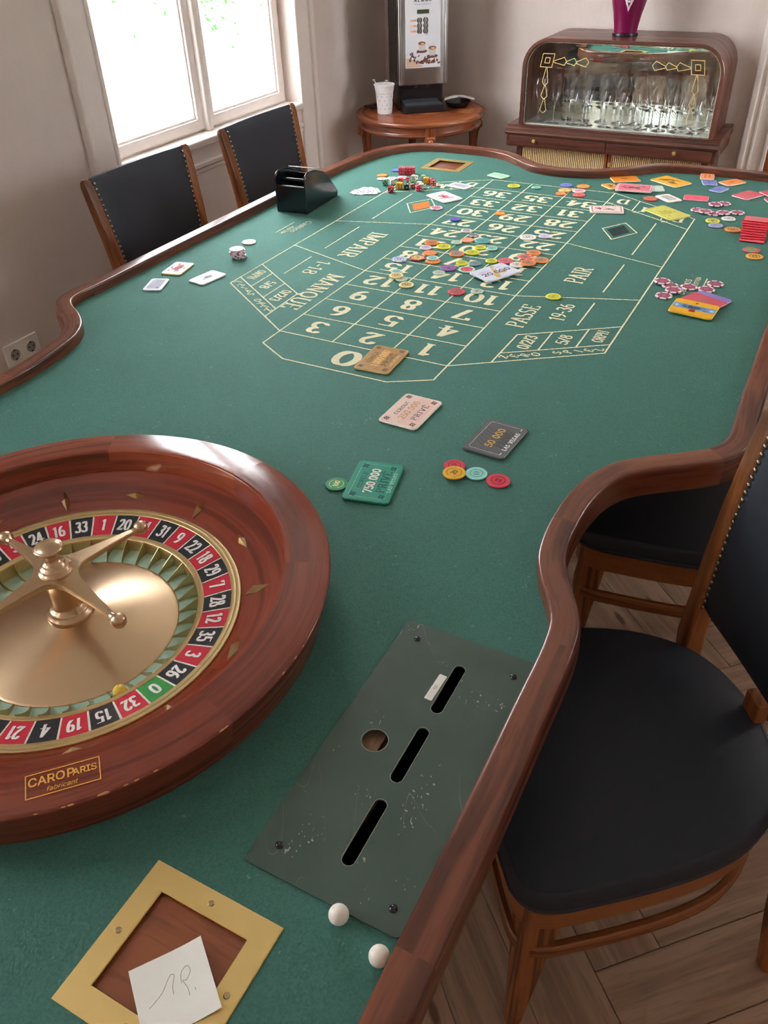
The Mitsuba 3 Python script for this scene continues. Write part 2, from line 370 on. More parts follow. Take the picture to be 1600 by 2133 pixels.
def text(s, h, T_=0.16, t_=0.06, wid=1.0, track=0.06, ser=0.34, stack=False):
    """shapely lettering centred on the origin, h tall"""
    out, x, y = [], 0.0, 0.0
    for ch in s:
        w, g = glyph(ch, T_ / wid, t_, ser)
        if g is not None: out.append(affinity.translate(affinity.scale(g, wid, 1, origin=(0, 0)), x - (w * wid / 2 if stack else 0), y))
        if stack: y -= 1.32
        else: x += (w + track) * wid
    g = unary_union(out).simplify(0.006)
    a, b, c, d = g.bounds
    return affinity.scale(affinity.translate(g, -(a + c) / 2, -(b + d) / 2), h, h, origin=(0, 0))
def at2(g, x, y, deg=0.0): return affinity.translate(affinity.rotate(g, deg, origin=(0, 0)), x, y)
def line(pts, w): return LineString(pts).buffer(w / 2, cap_style='square', join_style='mitre')

# ------------------------------------------------------------------ the room
XL, YB, XR, YF, ZC = -1.27, 3.0, 2.75, -2.75, 2.95
def msub(a, *bs):
    A = m3.Manifold(m3.Mesh(np.asarray(a.vertices, np.float32), np.asarray(a.faces, np.uint32)))
    for b in bs: A = A - m3.Manifold(m3.Mesh(np.asarray(b.vertices, np.float32), np.asarray(b.faces, np.uint32)))
    return tri(A)
WIN = [(0.835, 2.09), (-2.15, -1.35)]           # the two windows of the left wall, along y
WZ0, WZ1 = 0.83, 2.55
structure('wall_left', msub(bx(XL - 0.13, XL, YF - 0.2, YB + 0.2, 0, ZC), *[bx(XL - 0.4, XL + 0.1, a, b, WZ0, WZ1) for a, b in WIN]), 'mat_wall', ang=0, label='plain warm grey painted wall with the windows')
structure('wall_back', bx(XL, XR + 0.2, YB, YB + 0.2, 0, ZC), 'mat_wall', ang=0, label='plain warm grey painted wall behind the cabinet')
RW = (1.7, 2.45, .9, 2.4)                        # a window in the right wall, out of the frame
structure('wall_right', msub(bx(XR, XR + 0.2, YF, YB, 0, ZC), bx(XR - .1, XR + .3, *RW)), 'mat_wall', ang=0)
labels['window_3'] = {'kind': 'structure'}
a, b, c, d = RW
part('window_3', 'window_frame', cat([rbox(XR + .05, XR + .1, a, a + .06, c, d, .004), rbox(XR + .05, XR + .1, b - .06, b, c, d, .004), rbox(XR + .05, XR + .1, a, b, c, c + .06, .004), rbox(XR + .05, XR + .1, a, b, d - .06, d, .004), rbox(XR + .05, XR + .1, (a + b) / 2 - .04, (a + b) / 2 + .04, c, d, .004)]), 'mat_white_trim')
part('window_3', 'pane', trimesh.Trimesh([[XR + .08, a + .05, c + .05], [XR + .08, b - .05, c + .05], [XR + .08, b - .05, d - .05], [XR + .08, a + .05, d - .05]], [[0, 1, 2], [0, 2, 3]], process=False), 'mat_pane', ang=0)
FW = (-1.05, -.65, 1.6, 2.4)                     # a window behind the camera
structure('wall_front', msub(bx(XL, XR, YF - 0.2, YF, 0, ZC), bx(FW[0], FW[1], YF - .3, YF + .1, FW[2], FW[3])), 'mat_wall', ang=0)
labels['window_4'] = {'kind': 'structure'}
a, b, c, d = FW
part('window_4', 'window_frame', cat([rbox(a, a + .06, YF - .1, YF - .05, c, d, .004), rbox(b - .06, b, YF - .1, YF - .05, c, d, .004), rbox(a, b, YF - .1, YF - .05, c, c + .06, .004), rbox(a, b, YF - .1, YF - .05, d - .06, d, .004), rbox((a + b) / 2 - .04, (a + b) / 2 + .04, YF - .1, YF - .05, c, d, .004)]), 'mat_white_trim')
part('window_4', 'pane', trimesh.Trimesh([[a + .05, YF - .08, c + .05], [b - .05, YF - .08, c + .05], [b - .05, YF - .08, d - .05], [a + .05, YF - .08, d - .05]], [[0, 1, 2], [0, 2, 3]], process=False), 'mat_pane', ang=0)
structure('ceiling', bx(XL - 0.2, XR + 0.2, YF - 0.2, YB + 0.2, ZC, ZC + 0.1), 'mat_ceiling', ang=0)
structure('floor', bx(XL - 0.2, XR + 0.2, YF - 0.2, YB + 0.2, -0.1, -0.006), 'mat_plank', axis=1, ang=0, label='pale oak herringbone parquet floor')
W_, L_ = 0.14, 0.70
def plank(x0, y0, lx, ly, tone):
    g = 0.0007; bev = 0.0012
    loops = []
    for ins, z in ((g, -0.005), (g, -bev), (g + bev, 0.0)):
        loops.append(np.array([[x0 + ins, y0 + ins, z], [x0 + lx - ins, y0 + ins, z], [x0 + lx - ins, y0 + ly - ins, z], [x0 + ins, y0 + ly - ins, z]]))
    v, f = [], []
    for a, b in zip(loops[:-1], loops[1:]):
        for j in range(4):
            k = len(v); v += [a[j], a[(j + 1) % 4], b[(j + 1) % 4], b[j]]; f += [[k, k + 1, k + 2], [k, k + 2, k + 3]]
    k = len(v); v += list(loops[-1]); f += [[k, k + 1, k + 2], [k, k + 2, k + 3]]
    v = np.array(v); along = 0 if lx > ly else 1
    uv = np.stack([v[:, along] - (x0, y0)[along] + tone * 10 + 2.0, v[:, 1 - along] + tone * 3.7], 1)
    return v, np.array(f), uv
rp = np.random.default_rng(11)
Rm = M4((1.20, -0.05, 0), rz=45.0)
room = sbox(XL - 0.05, YF - 0.05, XR + 0.05, YB + 0.05)
for i in range(-40, 40):
    for j in range(-8, 9):
        ox, oy = i * W_ + j * L_, i * W_ - j * L_
        for x0, y0, lx, ly in ((ox, oy, L_, W_), (ox + L_, oy + W_ - L_, W_, L_)):
            c = trimesh.transform_points([[x0 + lx / 2, y0 + ly / 2, 0]], Rm)[0]
            tone = int(rp.integers(0, 40))
            if not room.buffer(-0.12).contains(Point(c[0], c[1])): continue
            v, f, uv = plank(x0, y0, lx, ly, tone)
            vv = trimesh.transform_points(v, Rm)
            if (vv[:, 0].min() < XL or vv[:, 0].max() > XR or vv[:, 1].min() < YF or vv[:, 1].max() > YB): continue
            key = key_of('floor__plank')
            scene[key] = mikit.ply((vv, f), 'mat_plank', smooth=False, uv=uv)

def sash(parent, y0, y1, z0, z1, x):
    """one casement: frame of four members with a stepped glazing bead, and its pane"""
    w, d = 0.042, 0.045
    fr = cat([rbox(x - d, x, y0, y0 + w, z0, z1, .004), rbox(x - d, x, y1 - w, y1, z0, z1, .004), rbox(x - d, x, y0, y1, z0, z0 + w, .004), rbox(x - d, x, y0, y1, z1 - w, z1, .004)])
    k = part(parent, 'sash', fr, 'mat_white_trim')
    b = 0.008
    bead = cat([bx(x - .03, x - .012, y0 + w, y0 + w + b, z0 + w, z1 - w), bx(x - .03, x - .012, y1 - w - b, y1 - w, z0 + w, z1 - w), bx(x - .03, x - .012, y0 + w, y1 - w, z0 + w, z0 + w + b), bx(x - .03, x - .012, y0 + w, y1 - w, z1 - w - b, z1 - w)])
    part(k, 'glazing_bead', bead, 'mat_white_trim')
    pane = trimesh.Trimesh([[x - .025, y0 + w, z0 + w], [x - .025, y1 - w, z0 + w], [x - .025, y1 - w, z1 - w], [x - .025, y0 + w, z1 - w]], [[0, 1, 2], [0, 2, 3]], process=False)
    part(k, 'pane', pane, 'mat_pane', ang=0, label='clear window pane')
for i, (a, b) in enumerate(WIN, 1):
    X = XL - 0.06; mid = (a + b) / 2
    name = f'window_{i}'
    labels[name] = {'kind': 'structure', 'label': 'white painted casement window of two sashes' if i == 1 else 'second white casement window along the left wall'}
    part(name, 'jamb_frame', cat([rbox(X - .07, X - .012, a, a + .022, WZ0, WZ1, .004), rbox(X - .07, X - .012, b - .026, b, WZ0, WZ1, .004), rbox(X - .07, X - .012, a, b, WZ1 - .03, WZ1, .004), rbox(X - .07, X - .012, a, b, WZ0, WZ0 + .014, .004)]), 'mat_white_trim')
    part(name, 'mullion', rbox(X - .07, X + .022, mid - .018, mid + .018, WZ0, WZ1, .008), 'mat_white_trim')
    sash(name, a + .020, mid - .014, WZ0 + .010, WZ1 - .03, X)
    sash(name, mid + .014, b - .024, WZ0 + .010, WZ1 - .03, X)
    part(name, 'sill', rbox(XL - .10, XL + .028, a - .01, b + .01, WZ0 - .028, WZ0 + .002, .008), 'mat_white_trim')
    part(name, 'apron_panel', cat([bx(XL, XL + .012, a, b, .10, WZ0 - .03), rbox(XL, XL + .024, a, b, WZ0 - .105, WZ0 - .085, .006), rbox(XL, XL + .018, a, b, WZ0 - .125, WZ0 - .108, .005), rbox(XL, XL + .022, a + .02, a + .05, .14, WZ0 - .13, .006), rbox(XL, XL + .022, b - .05, b - .02, .14, WZ0 - .13, .006)]), 'mat_white_trim')
    if i == 1:
        hz = 1.42
        k = part(name, 'espagnolette_handle', cat([rbox(X, X + .012, mid - .05, mid - .028, hz - .05, hz + .05, .004), cyl((X + .012, mid - .039, hz), (X + .04, mid - .039, hz), .007), rbox(X + .035, X + .047, mid - .046, mid - .032, hz - .11, hz + .01, .005)]), 'mat_steel')
    nm = 1 + 2 * (i - 1)
    for t, (y0, y1) in enumerate(((a - .135, a + .004), (b - .004, b + .142))):
        o, q = (y0, y1) if t == 0 else (y1, y0)
        sgn = 1 if t == 0 else -1
        cs = cat([rbox(XL, XL + .018, y0, y1, 0, WZ1 + .13, .004), rbox(XL, XL + .034, *sorted((o, o + sgn * .03)), 0, WZ1 + .13, .008), rbox(XL, XL + .026, *sorted((q, q - sgn * .018)), 0, WZ1 + .13, .006)])
        structure(f'trim_{nm + t}', cs, 'mat_white_trim', label=('near' if t == 0 else 'far') + ' white moulded casing of the window' if i == 1 else None)
    structure(f'trim_{10 + i}', rbox(XL, XL + .03, a - .135, b + .142, WZ1, WZ1 + .13, .006), 'mat_white_trim')
# door at the far right
DX = 0.66
structure('trim_6', cat([rbox(DX, DX + .125, YB - .02, YB, 0, 2.2, .004), rbox(DX, DX + .03, YB - .034, YB, 0, 2.2, .008), rbox(DX + .045, DX + .06, YB - .027, YB, 0, 2.2, .005), rbox(DX + .105, DX + .125, YB - .032, YB, 0, 2.2, .006), rbox(DX, 1.76, YB - .028, YB, 2.08, 2.2, .006)]), 'mat_white_trim', label='white moulded door casing beside the cabinet')
labels['door_1'] = {'kind': 'structure', 'label': 'tan wooden door beside the cabinet'}
part('door_1', 'leaf', cat([rbox(DX + .125, 1.64, YB - .012, YB + .02, .01, 2.08, .003), rbox(DX + .23, 1.54, YB - .02, YB, .2, .95, .006), rbox(DX + .23, 1.54, YB - .02, YB, 1.1, 1.95, .006)]), 'mat_side_table_wood', axis=2)
structure('baseboard_back', rbox(XL, DX, YB - .016, YB, 0, .1, .004), 'mat_white_trim')
structure('baseboard_left', cat([rbox(XL, XL + .016, -1.21, .70, 0, .1, .004), rbox(XL, XL + .016, 2.23, YB, 0, .1, .004)]), 'mat_white_trim')

# wall socket
t = thing('wall_socket', 'white double wall socket on the grey wall beside the table', 'socket')
fp = moved(slab(.148, .082, .004, .010, .002), M4((XL, .197, .376), rz=90, rx=0, ry=0) @ M4(rx=90))
part(t, 'faceplate', fp, 'mat_satin', col=(226, 222, 214))
for dy in (-.036, .036):
    ring = revolve([(.0195, .010), (.0215, .0112), (.0225, .010)], 32)
    Ms = M4((XL, .197 + dy, .376), rz=90) @ M4(rx=90)
    k = part(t, 'outlet', moved(trim_of(ring), Ms), 'mat_satin', col=(216, 212, 204))
    part(k, 'recess', moved(cyl((0, 0, .0101), (0, 0, .0103), .0195, 28), Ms), 'mat_satin', col=(150, 146, 140))
    part(k, 'pin_holes', moved(cat([cyl((sx, 0, .0104), (sx, 0, .0107), .003, 12) for sx in (-.0095, .0095)] + [bx(-.003, .003, sy - .0025, sy + .0025, .0103, .0115) for sy in (-.0165, .0165)]), Ms), 'mat_satin', col=(40, 38, 36))

# outside: paving and two trees seen washed out through the panes
obj('paved_yard', 'pale paved yard outside the window', 'yard', bx(-40, XL - .6, -30, 40, -.6, -.5), 'mat_paving', ang=0); labels['paved_yard']['kind'] = 'structure'
def tree(loc, h, spread, label, seed):
    r = np.random.default_rng(seed)
    k = thing('tree', label, 'tree', 'trees outside the window')
    loc = np.asarray(loc, float)
    trunk = [tube([loc + (0, 0, -.5), loc + (.05, 0, h * .35), loc + (.1, .1, h * .8)], [.05, .035, .015], 8)]
    lv = []
    for i in range(9):
        a, z = r.random() * 6.28, h * (.35 + .5 * r.random()); e = loc + (math.cos(a) * spread * .7, math.sin(a) * spread * .7, z + .4)
        trunk.append(tube([loc + (.06, .03, z * .8), (loc + (.06, .03, z * .8) + e) / 2 + (0, 0, .15), e], [.018, .012, .006], 6))
    part(k, 'trunk', cat(trunk), 'mat_bark')
    n = 4200
    c = r.normal(size=(26, 3)) * (spread * .55, spread * .55, h * .2) + loc + (0, 0, h * .66)
    p = c[r.integers(0, 26, n)] + r.normal(size=(n, 3)) * (.32, .32, .25)
    v, f = [], []
    for q in p:
        a, b = r.normal(size=3), r.normal(size=3); a /= np.linalg.norm(a); b -= a * (a @ b); b /= np.linalg.norm(b)
        s = .025 + .03 * r.random(); i0 = len(v); nn = np.cross(a, b) * .25
        v += [q - a * s, q + (b * .5 + nn) * s, q + a * s, q - (b * .5 - nn) * s]; f += [[i0, i0 + 1, i0 + 2], [i0, i0 + 2, i0 + 3]]
    part(k, 'foliage', trimesh.Trimesh(v, f, process=False), 'mat_leaf', ang=0, kind='stuff')
tree((-7.5, 8.2, -.3), 4.4, 1.0, 'pale sunlit tree seen through the near window sash', 3)
tree((-9.5, 14.5, 0), 6.0, 1.2, 'pale sunlit tree outside near the window mullion', 4)

# ------------------------------------------------------------------ the roulette table
table = thing('roulette_table', 'long roulette table with green felt and a reddish wooden rail', 'table')
RAIL = [(.80, -1.49), (.88, -1.475), (.917, -1.43), (.926, -1.36), (.926, -1.2), (.926, -1.0), (.925, -.85), (.924, -.74), (.918, -.69), (.902, -.655), (.877, -.612), (.857, -.566),
        (.848, -.52), (.845, -.46), (.848, -.39), (.863, -.318), (.892, -.26), (.938, -.215), (.989, -.178), (1.035, -.14), (1.056, -.105), (1.062, -.06), (1.06, 0), (1.058, .3), (1.056, .8), (1.055, 1.3),
        (1.053, 1.5), (1.04, 1.62), (.99, 1.705), (.90, 1.735), (.78, 1.743), (.66, 1.745), (.585, 1.738), (.52, 1.712), (.455, 1.65), (.40, 1.603), (.33, 1.562), (.25, 1.54), (.17, 1.538), (.09, 1.562), (.014, 1.622),
        (-.056, 1.678), (-.131, 1.704), (-.25, 1.712), (-.35, 1.708), (-.43, 1.687), (-.50, 1.63), (-.54, 1.55), (-.562, 1.45), (-.578, 1.3), (-.588, 1.0), (-.59, .6), (-.591, .2), (-.59, 0), (-.594, -.06), (-.583, -.103), (-.545, -.135),
        (-.503, -.159), (-.445, -.207), (-.410, -.262), (-.393, -.33), (-.382, -.40), (-.378, -.48), (-.384, -.55), (-.403, -.61), (-.430, -.66), (-.450, -.71), (-.457, -.78), (-.457, -1.0), (-.457, -1.36), (-.449, -1.43), (-.41, -1.475), (-.33, -1.49), (0, -1.49), (.4, -1.49)]
inner = resample(catmull(RAIL), 0.012)
IN = Polygon(inner)
assert IN.exterior.is_ccw
tg = np.roll(inner, -1, 0) - np.roll(inner, 1, 0); tg /= np.linalg.norm(tg, axis=1, keepdims=True)
nrm = np.stack([tg[:, 1], -tg[:, 0]], 1)          # outwards
# profile (out, up) from the felt up over the top and down the outside
RP = [(0, -.004), (0, .0198), (.0005, .0222), (.0017, .0238), (.0038, .0247), (.0065, .0250), (.021, .0252), (.0355, .0249), (.0388, .0243), (.0415, .0228), (.0433, .0204), (.0441, .0175), (.0452, .006), (.0462, -.009), (.0460, -.024), (.0448, -.0295), (.041, -.033), (.036, -.034), (0, -.034)]
def rail_section(i0, i1, uo):
    ids = np.arange(i0, i1 + 1) % len(inner); out = []; s = 0
    s0 = np.r_[0, np.cumsum(np.linalg.norm(np.diff(inner[ids], axis=0), axis=1))]
    for run in splits(RP, False, 50):
        Lp = np.r_[0, np.cumsum(np.linalg.norm(np.diff(run, axis=0), axis=1))] + s; s = Lp[-1]
        xy = inner[ids][:, None, :] + nrm[ids][:, None, :] * run[None, :, :1]
        V = np.concatenate([xy, np.broadcast_to(run[None, :, 1:] + Z0, xy.shape[:2] + (1,))], 2)
        U = np.stack([np.broadcast_to(s0[:, None] + uo, V.shape[:2]), np.broadcast_to(Lp[None] + uo * .37, V.shape[:2])], 2)
        out.append(grid(V, U))
    q = join_uv(out); q.f = q.f[:, ::-1]; return q
def nearest(p): return int(np.argmin(np.linalg.norm(inner - p, axis=1)))
JO = sorted(nearest(p) for p in [(.926, -1.19), (.924, -.735), (.8445, -.46), (1.035, -.14), (1.057, .75), (1.04, 1.62), (.585, 1.738), (.014, 1.622), (-.35, 1.708), (-.562, 1.45), (-.59, .62), (-.59, -.02), (-.44, -.21), (-.378, -.48), (-.45, -.71), (-.457, -1.1), (-.33, -1.49), (.40, -1.49)])
for a, b in zip(JO, JO[1:] + [JO[0] + len(inner)]):
    k = part(table, 'rail_section', rail_section(a, b, float(RN.random() * 9)), 'mat_rail_wood')

# felt with openings under the slotted plate, the two ash frames and the wheel
WC = np.array([.262, -.964])
PLATE = sbox(.729, -1.173, .9235, -.758)
FR = [(.728, -1.2955, .166, .160, .112, .106), (-.239, 1.536, .162, .158, .112, .108)]
felt = IN.buffer(.002)
felt = felt.difference(sbox(.75, -1.15, .905, -.78)).difference(Point(*WC).buffer(.372, 64))
for x, y, w, h, a, b in FR: felt = felt.difference(sbox(x - a / 2 - .006, y - b / 2 - .006, x + a / 2 + .006, y + b / 2 + .006))
part(table, 'felt', extrude(felt, .006, Z0 - .006), 'mat_felt', ang=0, label='dark green cloth playing surface')
deck = IN.buffer(-.004).difference(sbox(.75, -1.15, .905, -.78)).difference(Point(*WC).buffer(.374, 64))
for x, y, w, h, a, b in FR: deck = deck.difference(sbox(x - a / 2 - .007, y - b / 2 - .007, x + a / 2 + .007, y + b / 2 + .007))
part(table, 'deck', extrude(deck, .024, Z0 - .031), 'mat_satin', ang=0, col=(22, 22, 22))
ap = IN.buffer(-.215, join_style='round')
part(table, 'apron', extrude(ap.difference(ap.buffer(-.022)), .11, Z0 - .142), 'mat_rail_wood', axis=1, ang=30)
for x, y in ((-.10, -1.2), (.55, -1.2), (.0, 1.25), (.45, 1.25)):
    L = [np.c_[rrect(s, s, s * .2) + (x, y), np.full(24, z)] for s, z in ((.07, 0), (.085, .05), (.095, .3), (.11, .55), (.12, Z0 - .10), (.12, Z0 - .033))]
    part(table, 'leg', loft(L), 'mat_rail_wood', axis=2)

# slotted metal plate
hole = [LineString([(.834, a), (.834, b)]).buffer(.0077) for a, b in ((-.815, -.888), (-.931, -1.003), (-1.046, -1.12))]
hc = Point(.785, -.968).buffer(.0165, 24)
pl = Polygon(rrect(.1945, .415, .008) + (.82625, -.9655)).difference(unary_union(hole + [hc]))
pk = part(table, 'slot_plate', extrude(pl, .0024, Z0 + .0002), 'mat_plate', ang=0, label='scratched grey green metal plate with three slots')
for g in hole + [hc]:
    part(pk, 'slot_edge', extrude(g.buffer(.0012).difference(g), .0004, Z0 + .0025), 'mat_satin', ang=0, col=(120, 126, 116))
for x, y in ((.757, -.788), (.904, -.794), (.756, -1.141), (.903, -1.147)):
    part(pk, 'screw', lathe([(.0046, 0), (.0046, .0012), (.0034, .0026), (.0015, .0033), (0, .0034)], 20, (x, y, Z0 + .0024)), 'mat_black_gloss')
st = moved(slab(.0110, .047, .001, .0006, .0001), M4((.8175, -.8565, Z0 + .0026), rz=-2))
sk = part(pk, 'sticker', st, 'mat_paper', col=(232, 234, 230), label='small white paper sticker')
part(sk, 'fine_print', moved(sheet(unary_union([sbox(-.0025, -.004 + .002 * i, .0025, -.0032 + .002 * i) for i in range(4)]), .0007), M4((.8175, -.8565, Z0 + .0026), rz=-2)), 'mat_paper', ang=0, col=(150, 150, 150))
drop = cat([bx(.745, .910, -1.155, -.775, Z0 - .16, Z0 - .156), bx(.745, .749, -1.155, -.775, Z0 - .16, Z0 - .03), bx(.906, .910, -1.155, -.775, Z0 - .16, Z0 - .03), bx(.745, .91, -1.155, -1.151, Z0 - .16, Z0 - .03), bx(.745, .91, -.779, -.775, Z0 - .16, Z0 - .03)])
part(table, 'drop_box', drop, 'mat_satin', ang=0, col=(14, 14, 14))
part(table, 'drop_box_block', cat([bx(.752, .790, -1.05, -.90, Z0 - .05, Z0 - .010), bx(.790, .812, -1.05, -.974, Z0 - .05, Z0 - .010)]), 'mat_plank', ang=0, axis=1)

# brass ash frames
for i, (x, y, w, h, a, b) in enumerate(FR):
    g = sbox(x - w / 2, y - h / 2, x + w / 2, y + h / 2).difference(sbox(x - a / 2, y - b / 2, x + a / 2, y + b / 2))
    fm = cat([extrude(g, .0012, Z0), extrude(g.buffer(-.0007, join_style='mitre'), .0006, Z0 + .0012)])
    k = part(table, 'brass_frame', fm, 'mat_brass_polished', ang=0, label='square brass frame set in the felt')
    part(k, 'wooden_panel', bx(x - a / 2 - .004, x + a / 2 + .004, y - b / 2 - .004, y + b / 2 + .004, Z0 - .012, Z0 - .0045), 'mat_side_table_wood', ang=0, axis=0)
    for sx, sy in ((0, h / 2 - (h - b) / 4), (-w / 2 + (w - a) / 4, 0), (0, -h / 2 + (h - b) / 4), (w / 2 - (w - a) / 4, 0)):
        s = cat([lathe([(.0036, 0), (.0036, .0004), (.0026, .0014), (0, .0017)], 18, (x + sx, y + sy, Z0 + .0018)), bx(x + sx - .003, x + sx + .003, y + sy - .0004, y + sy + .0004, Z0 + .0033, Z0 + .0036)])
        part(k, 'screw', s, 'mat_brass_old')
# note on the near frame
note = loft([np.c_[np.array([(-.0375, -.0375), (.0375, -.0375), (.0375, .0375), (-.0375, .0375)]), np.full(4, z)] for z in (0, .0003)])
nk = thing('paper_note', 'square white paper note lying on the nearer brass frame', 'note')
NM = M4((.7485, -1.3145, Z0 + .0023), rz=-36.5)
def note_bend(m):
    m = tri(m); m.vertices[:, 2] += .0035 * (m.vertices[:, 1] / .0375) ** 2 * (m.vertices[:, 1] > 0) ; return m
sq = trimesh.creation.box(extents=(.075, .0745, .0003)); sq = sq.subdivide().subdivide().subdivide()
part(nk, 'sheet', moved(note_bend(sq), NM), 'mat_paper', ang=0, col=(236, 238, 232))
scr = [catmull([(-.021, -.016), (-.012, -.004), (-.006, .014), (-.003, .014), (-.002, .002), (.0, -.004)], False, .002), catmull([(.006, .006), (.004, .016), (.009, .022), (.013, .017), (.010, .008), (.007, .008), (.013, .001), (.016, -.006)], False, .002), np.array([(.020, .001), (.0212, -.001)])]
ink = affinity.rotate(unary_union([LineString(s).buffer(.0004) for s in scr]), 66, origin=(0, 0))
def on_note(m): m.vertices[:, 2] += .0035 * (np.maximum(m.vertices[:, 1], 0) / .0375) ** 2; return m
part(nk, 'scribble', moved(on_note(sheet(ink, .0004)), NM), 'mat_paper', ang=0, col=(172, 176, 172), label='faint pencil scribble')

# ------------------------------------------------------------------ printed layout
ZP = Z0 + .0005
P_ = (2.0 * .225)
def mir(p): return (.45 - p[0], p[1])
R = .1088
lw = .0040
segs = [[(0, 0), (0, 13 * R)], [(.45, 0), (.45, 13 * R)], [(.15, 0), (.15, 13 * R)], [(.30, 0), (.30, 13 * R)]]
segs += [[(0, i * R), (.45, i * R)] for i in range(14)]
segs += [[(0, 0), (0, -.073), (.09, -.124), (.36, -.124), (.45, -.073), (.45, 0)]]
half = [[(0, 0), (-.30, .205), (-.30, 12 * R - .178), (0, 12 * R)], [(-.30, 12 * R - .178), (-.30, 13 * R - .178), (0, 13 * R)], [(-.30, .253), (-.084, .108)], [(-.30, .36), (-.086, .215), (-.083, .06)],
        [(-.232, .313), (-.232, .208)], [(-.158, .263), (-.158, .158)], [(-.30, .535), (0, 4 * R)], [(-.30, .785), (0, 8 * R)],
        [(-.20, .325), (-.20, .47)], [(-.20, .55), (-.20, .762)], [(-.20, .85), (-.20, 1.148)], [(-.10, 12 * R - .059), (-.10, 13 * R - .059)], [(-.205, 12 * R - .1215), (-.205, 13 * R - .1215)],
        [(-.167, 1.04), (-.112, 1.118), (-.060, 1.040), (-.112, .953), (-.167, 1.04)]]
segs += half + [[mir(p) for p in s] for s in half]
part(table, 'layout_lines', sheet(unary_union([line(s, lw if len(s) < 9 else lw) for s in segs]), ZP), 'mat_print', ang=0, label='cream printed betting grid lines')
part(table, 'red_diamond', sheet(Polygon([(-.147, 1.036), (-.111, 1.094), (-.076, 1.036), (-.111, .977)]), ZP), 'mat_paper', ang=0, col=(226, 126, 58), label='orange printed diamond')
part(table, 'black_diamond', sheet(Polygon([mir(p) for p in [(-.147, 1.036), (-.111, 1.094), (-.076, 1.036), (-.111, .977)]]), ZP), 'mat_paper', ang=0, col=(36, 58, 58), label='dark printed diamond')
def prn(name, g): part(table, name, sheet(g, ZP + .0001), 'mat_print', ang=0)
for n in range(1, 37):
    r, c = (n - 1) // 3, 2 - (n - 1) % 3
    prn('number_print', at2(text(str(n), .064, .215, .072, 1.02, .07), .075 + .15 * c, (r + .5) * R, 180))
prn('number_print', at2(text('0', .075, .24, .085, 1.15), .225, -.062, 180))
def both(name, s, h, x, y, degL=-90, **k):
    prn(name, at2(text(s, h, **k), x, y, degL)); prn(name, at2(text({'MANQUE': 'PASSE', 'IMPAIR': 'PAIR', '1-18': '19-36'}.get(s, s), h, **k), .45 - x, y, -degL))
prn('word_print', at2(text('MANQUE', .052, .14, .055, .92), -.058, .25, -90))
prn('word_print', at2(text('PASSE', .046, .13, .06, .82), .512, .325, 90))
prn('word_print', at2(text('IMPAIR', .056, .15, .055, .95), -.108, .62, -90))
prn('word_print', at2(text('PAIR', .052, .13, .06, .80), .558, .64, 90))
prn('word_print', at2(text('1-18', .045, .13, .06, .95), -.140, .40, -90))
prn('word_print', at2(text('19-36', .040, .13, .06, .80), .592, .385, 90))
sl = math.degrees(math.atan2(-.145, .216))
for sgn in (-1, 1):
    for s, x, y, hh, ww in (('0/2/3', -.121, .187, .030, .78), ('5/8', -.195, .235, .030, .9), ('ORPH', -.267, .286, .027, .72)):
        prn('word_print', at2(text(s, hh, .16, .075, ww), x if sgn < 0 else .45 - x, y, -90 if sgn < 0 else 90))
    for i, ch in enumerate('ZERO SPIEL'):
        if ch == ' ': continue
        u = i / 9.0; x = -.098 - .186 * u; y = .094 + .186 * u * .668
        prn('letter_print', at2(text(ch, .021, .17, .085, .9), x if sgn < 0 else .45 - x, y, -90 if sgn < 0 else 90))
    for s, x, o in (('D', -.05, -.03), ('M', -.15, -.088), ('P', -.255, -.150)):
        yy = 12.5 * R + o
        prn('letter_print', at2(text(s, .05, .2, .08, 1.05), x if sgn < 0 else .45 - x, yy, 180))
        prn('letter_print', at2(text('12', .016, .2, .09, 1.0), (x - .035) if sgn < 0 else .45 - x - .035, yy - .035, 180))
def inter(s, h, bold=False, shear=0.0):
    m = meshkit.text_mesh(s, h, .0002, bold); c = m.bounds.mean(0); m.apply_translation((-c[0], -c[1], 0))
    if shear: m.vertices[:, 0] += shear * m.vertices[:, 1]
    return m
for x, y, dg in ((-.375, .69, -90), (.832, .67, 90)):
    lg = cat([inter('Casinos', .022, False, .25), moved(inter('AUSTRIA', .012, True), M4((.045, -.024, 0)))])
    lg.vertices[:, 2] = 0
    part(table, 'emblem_print', moved(lg, M4((x, y, ZP + .0001), rz=dg)), 'mat_print', ang=0)
    part(table, 'emblem_print', moved(sheet(sbox(-.03, -.0015, .08, .0015), 0), M4((x + (.045 if dg < 0 else .045) * (-1 if dg < 0 else 1), y, ZP), rz=dg)), 'mat_print', ang=0)

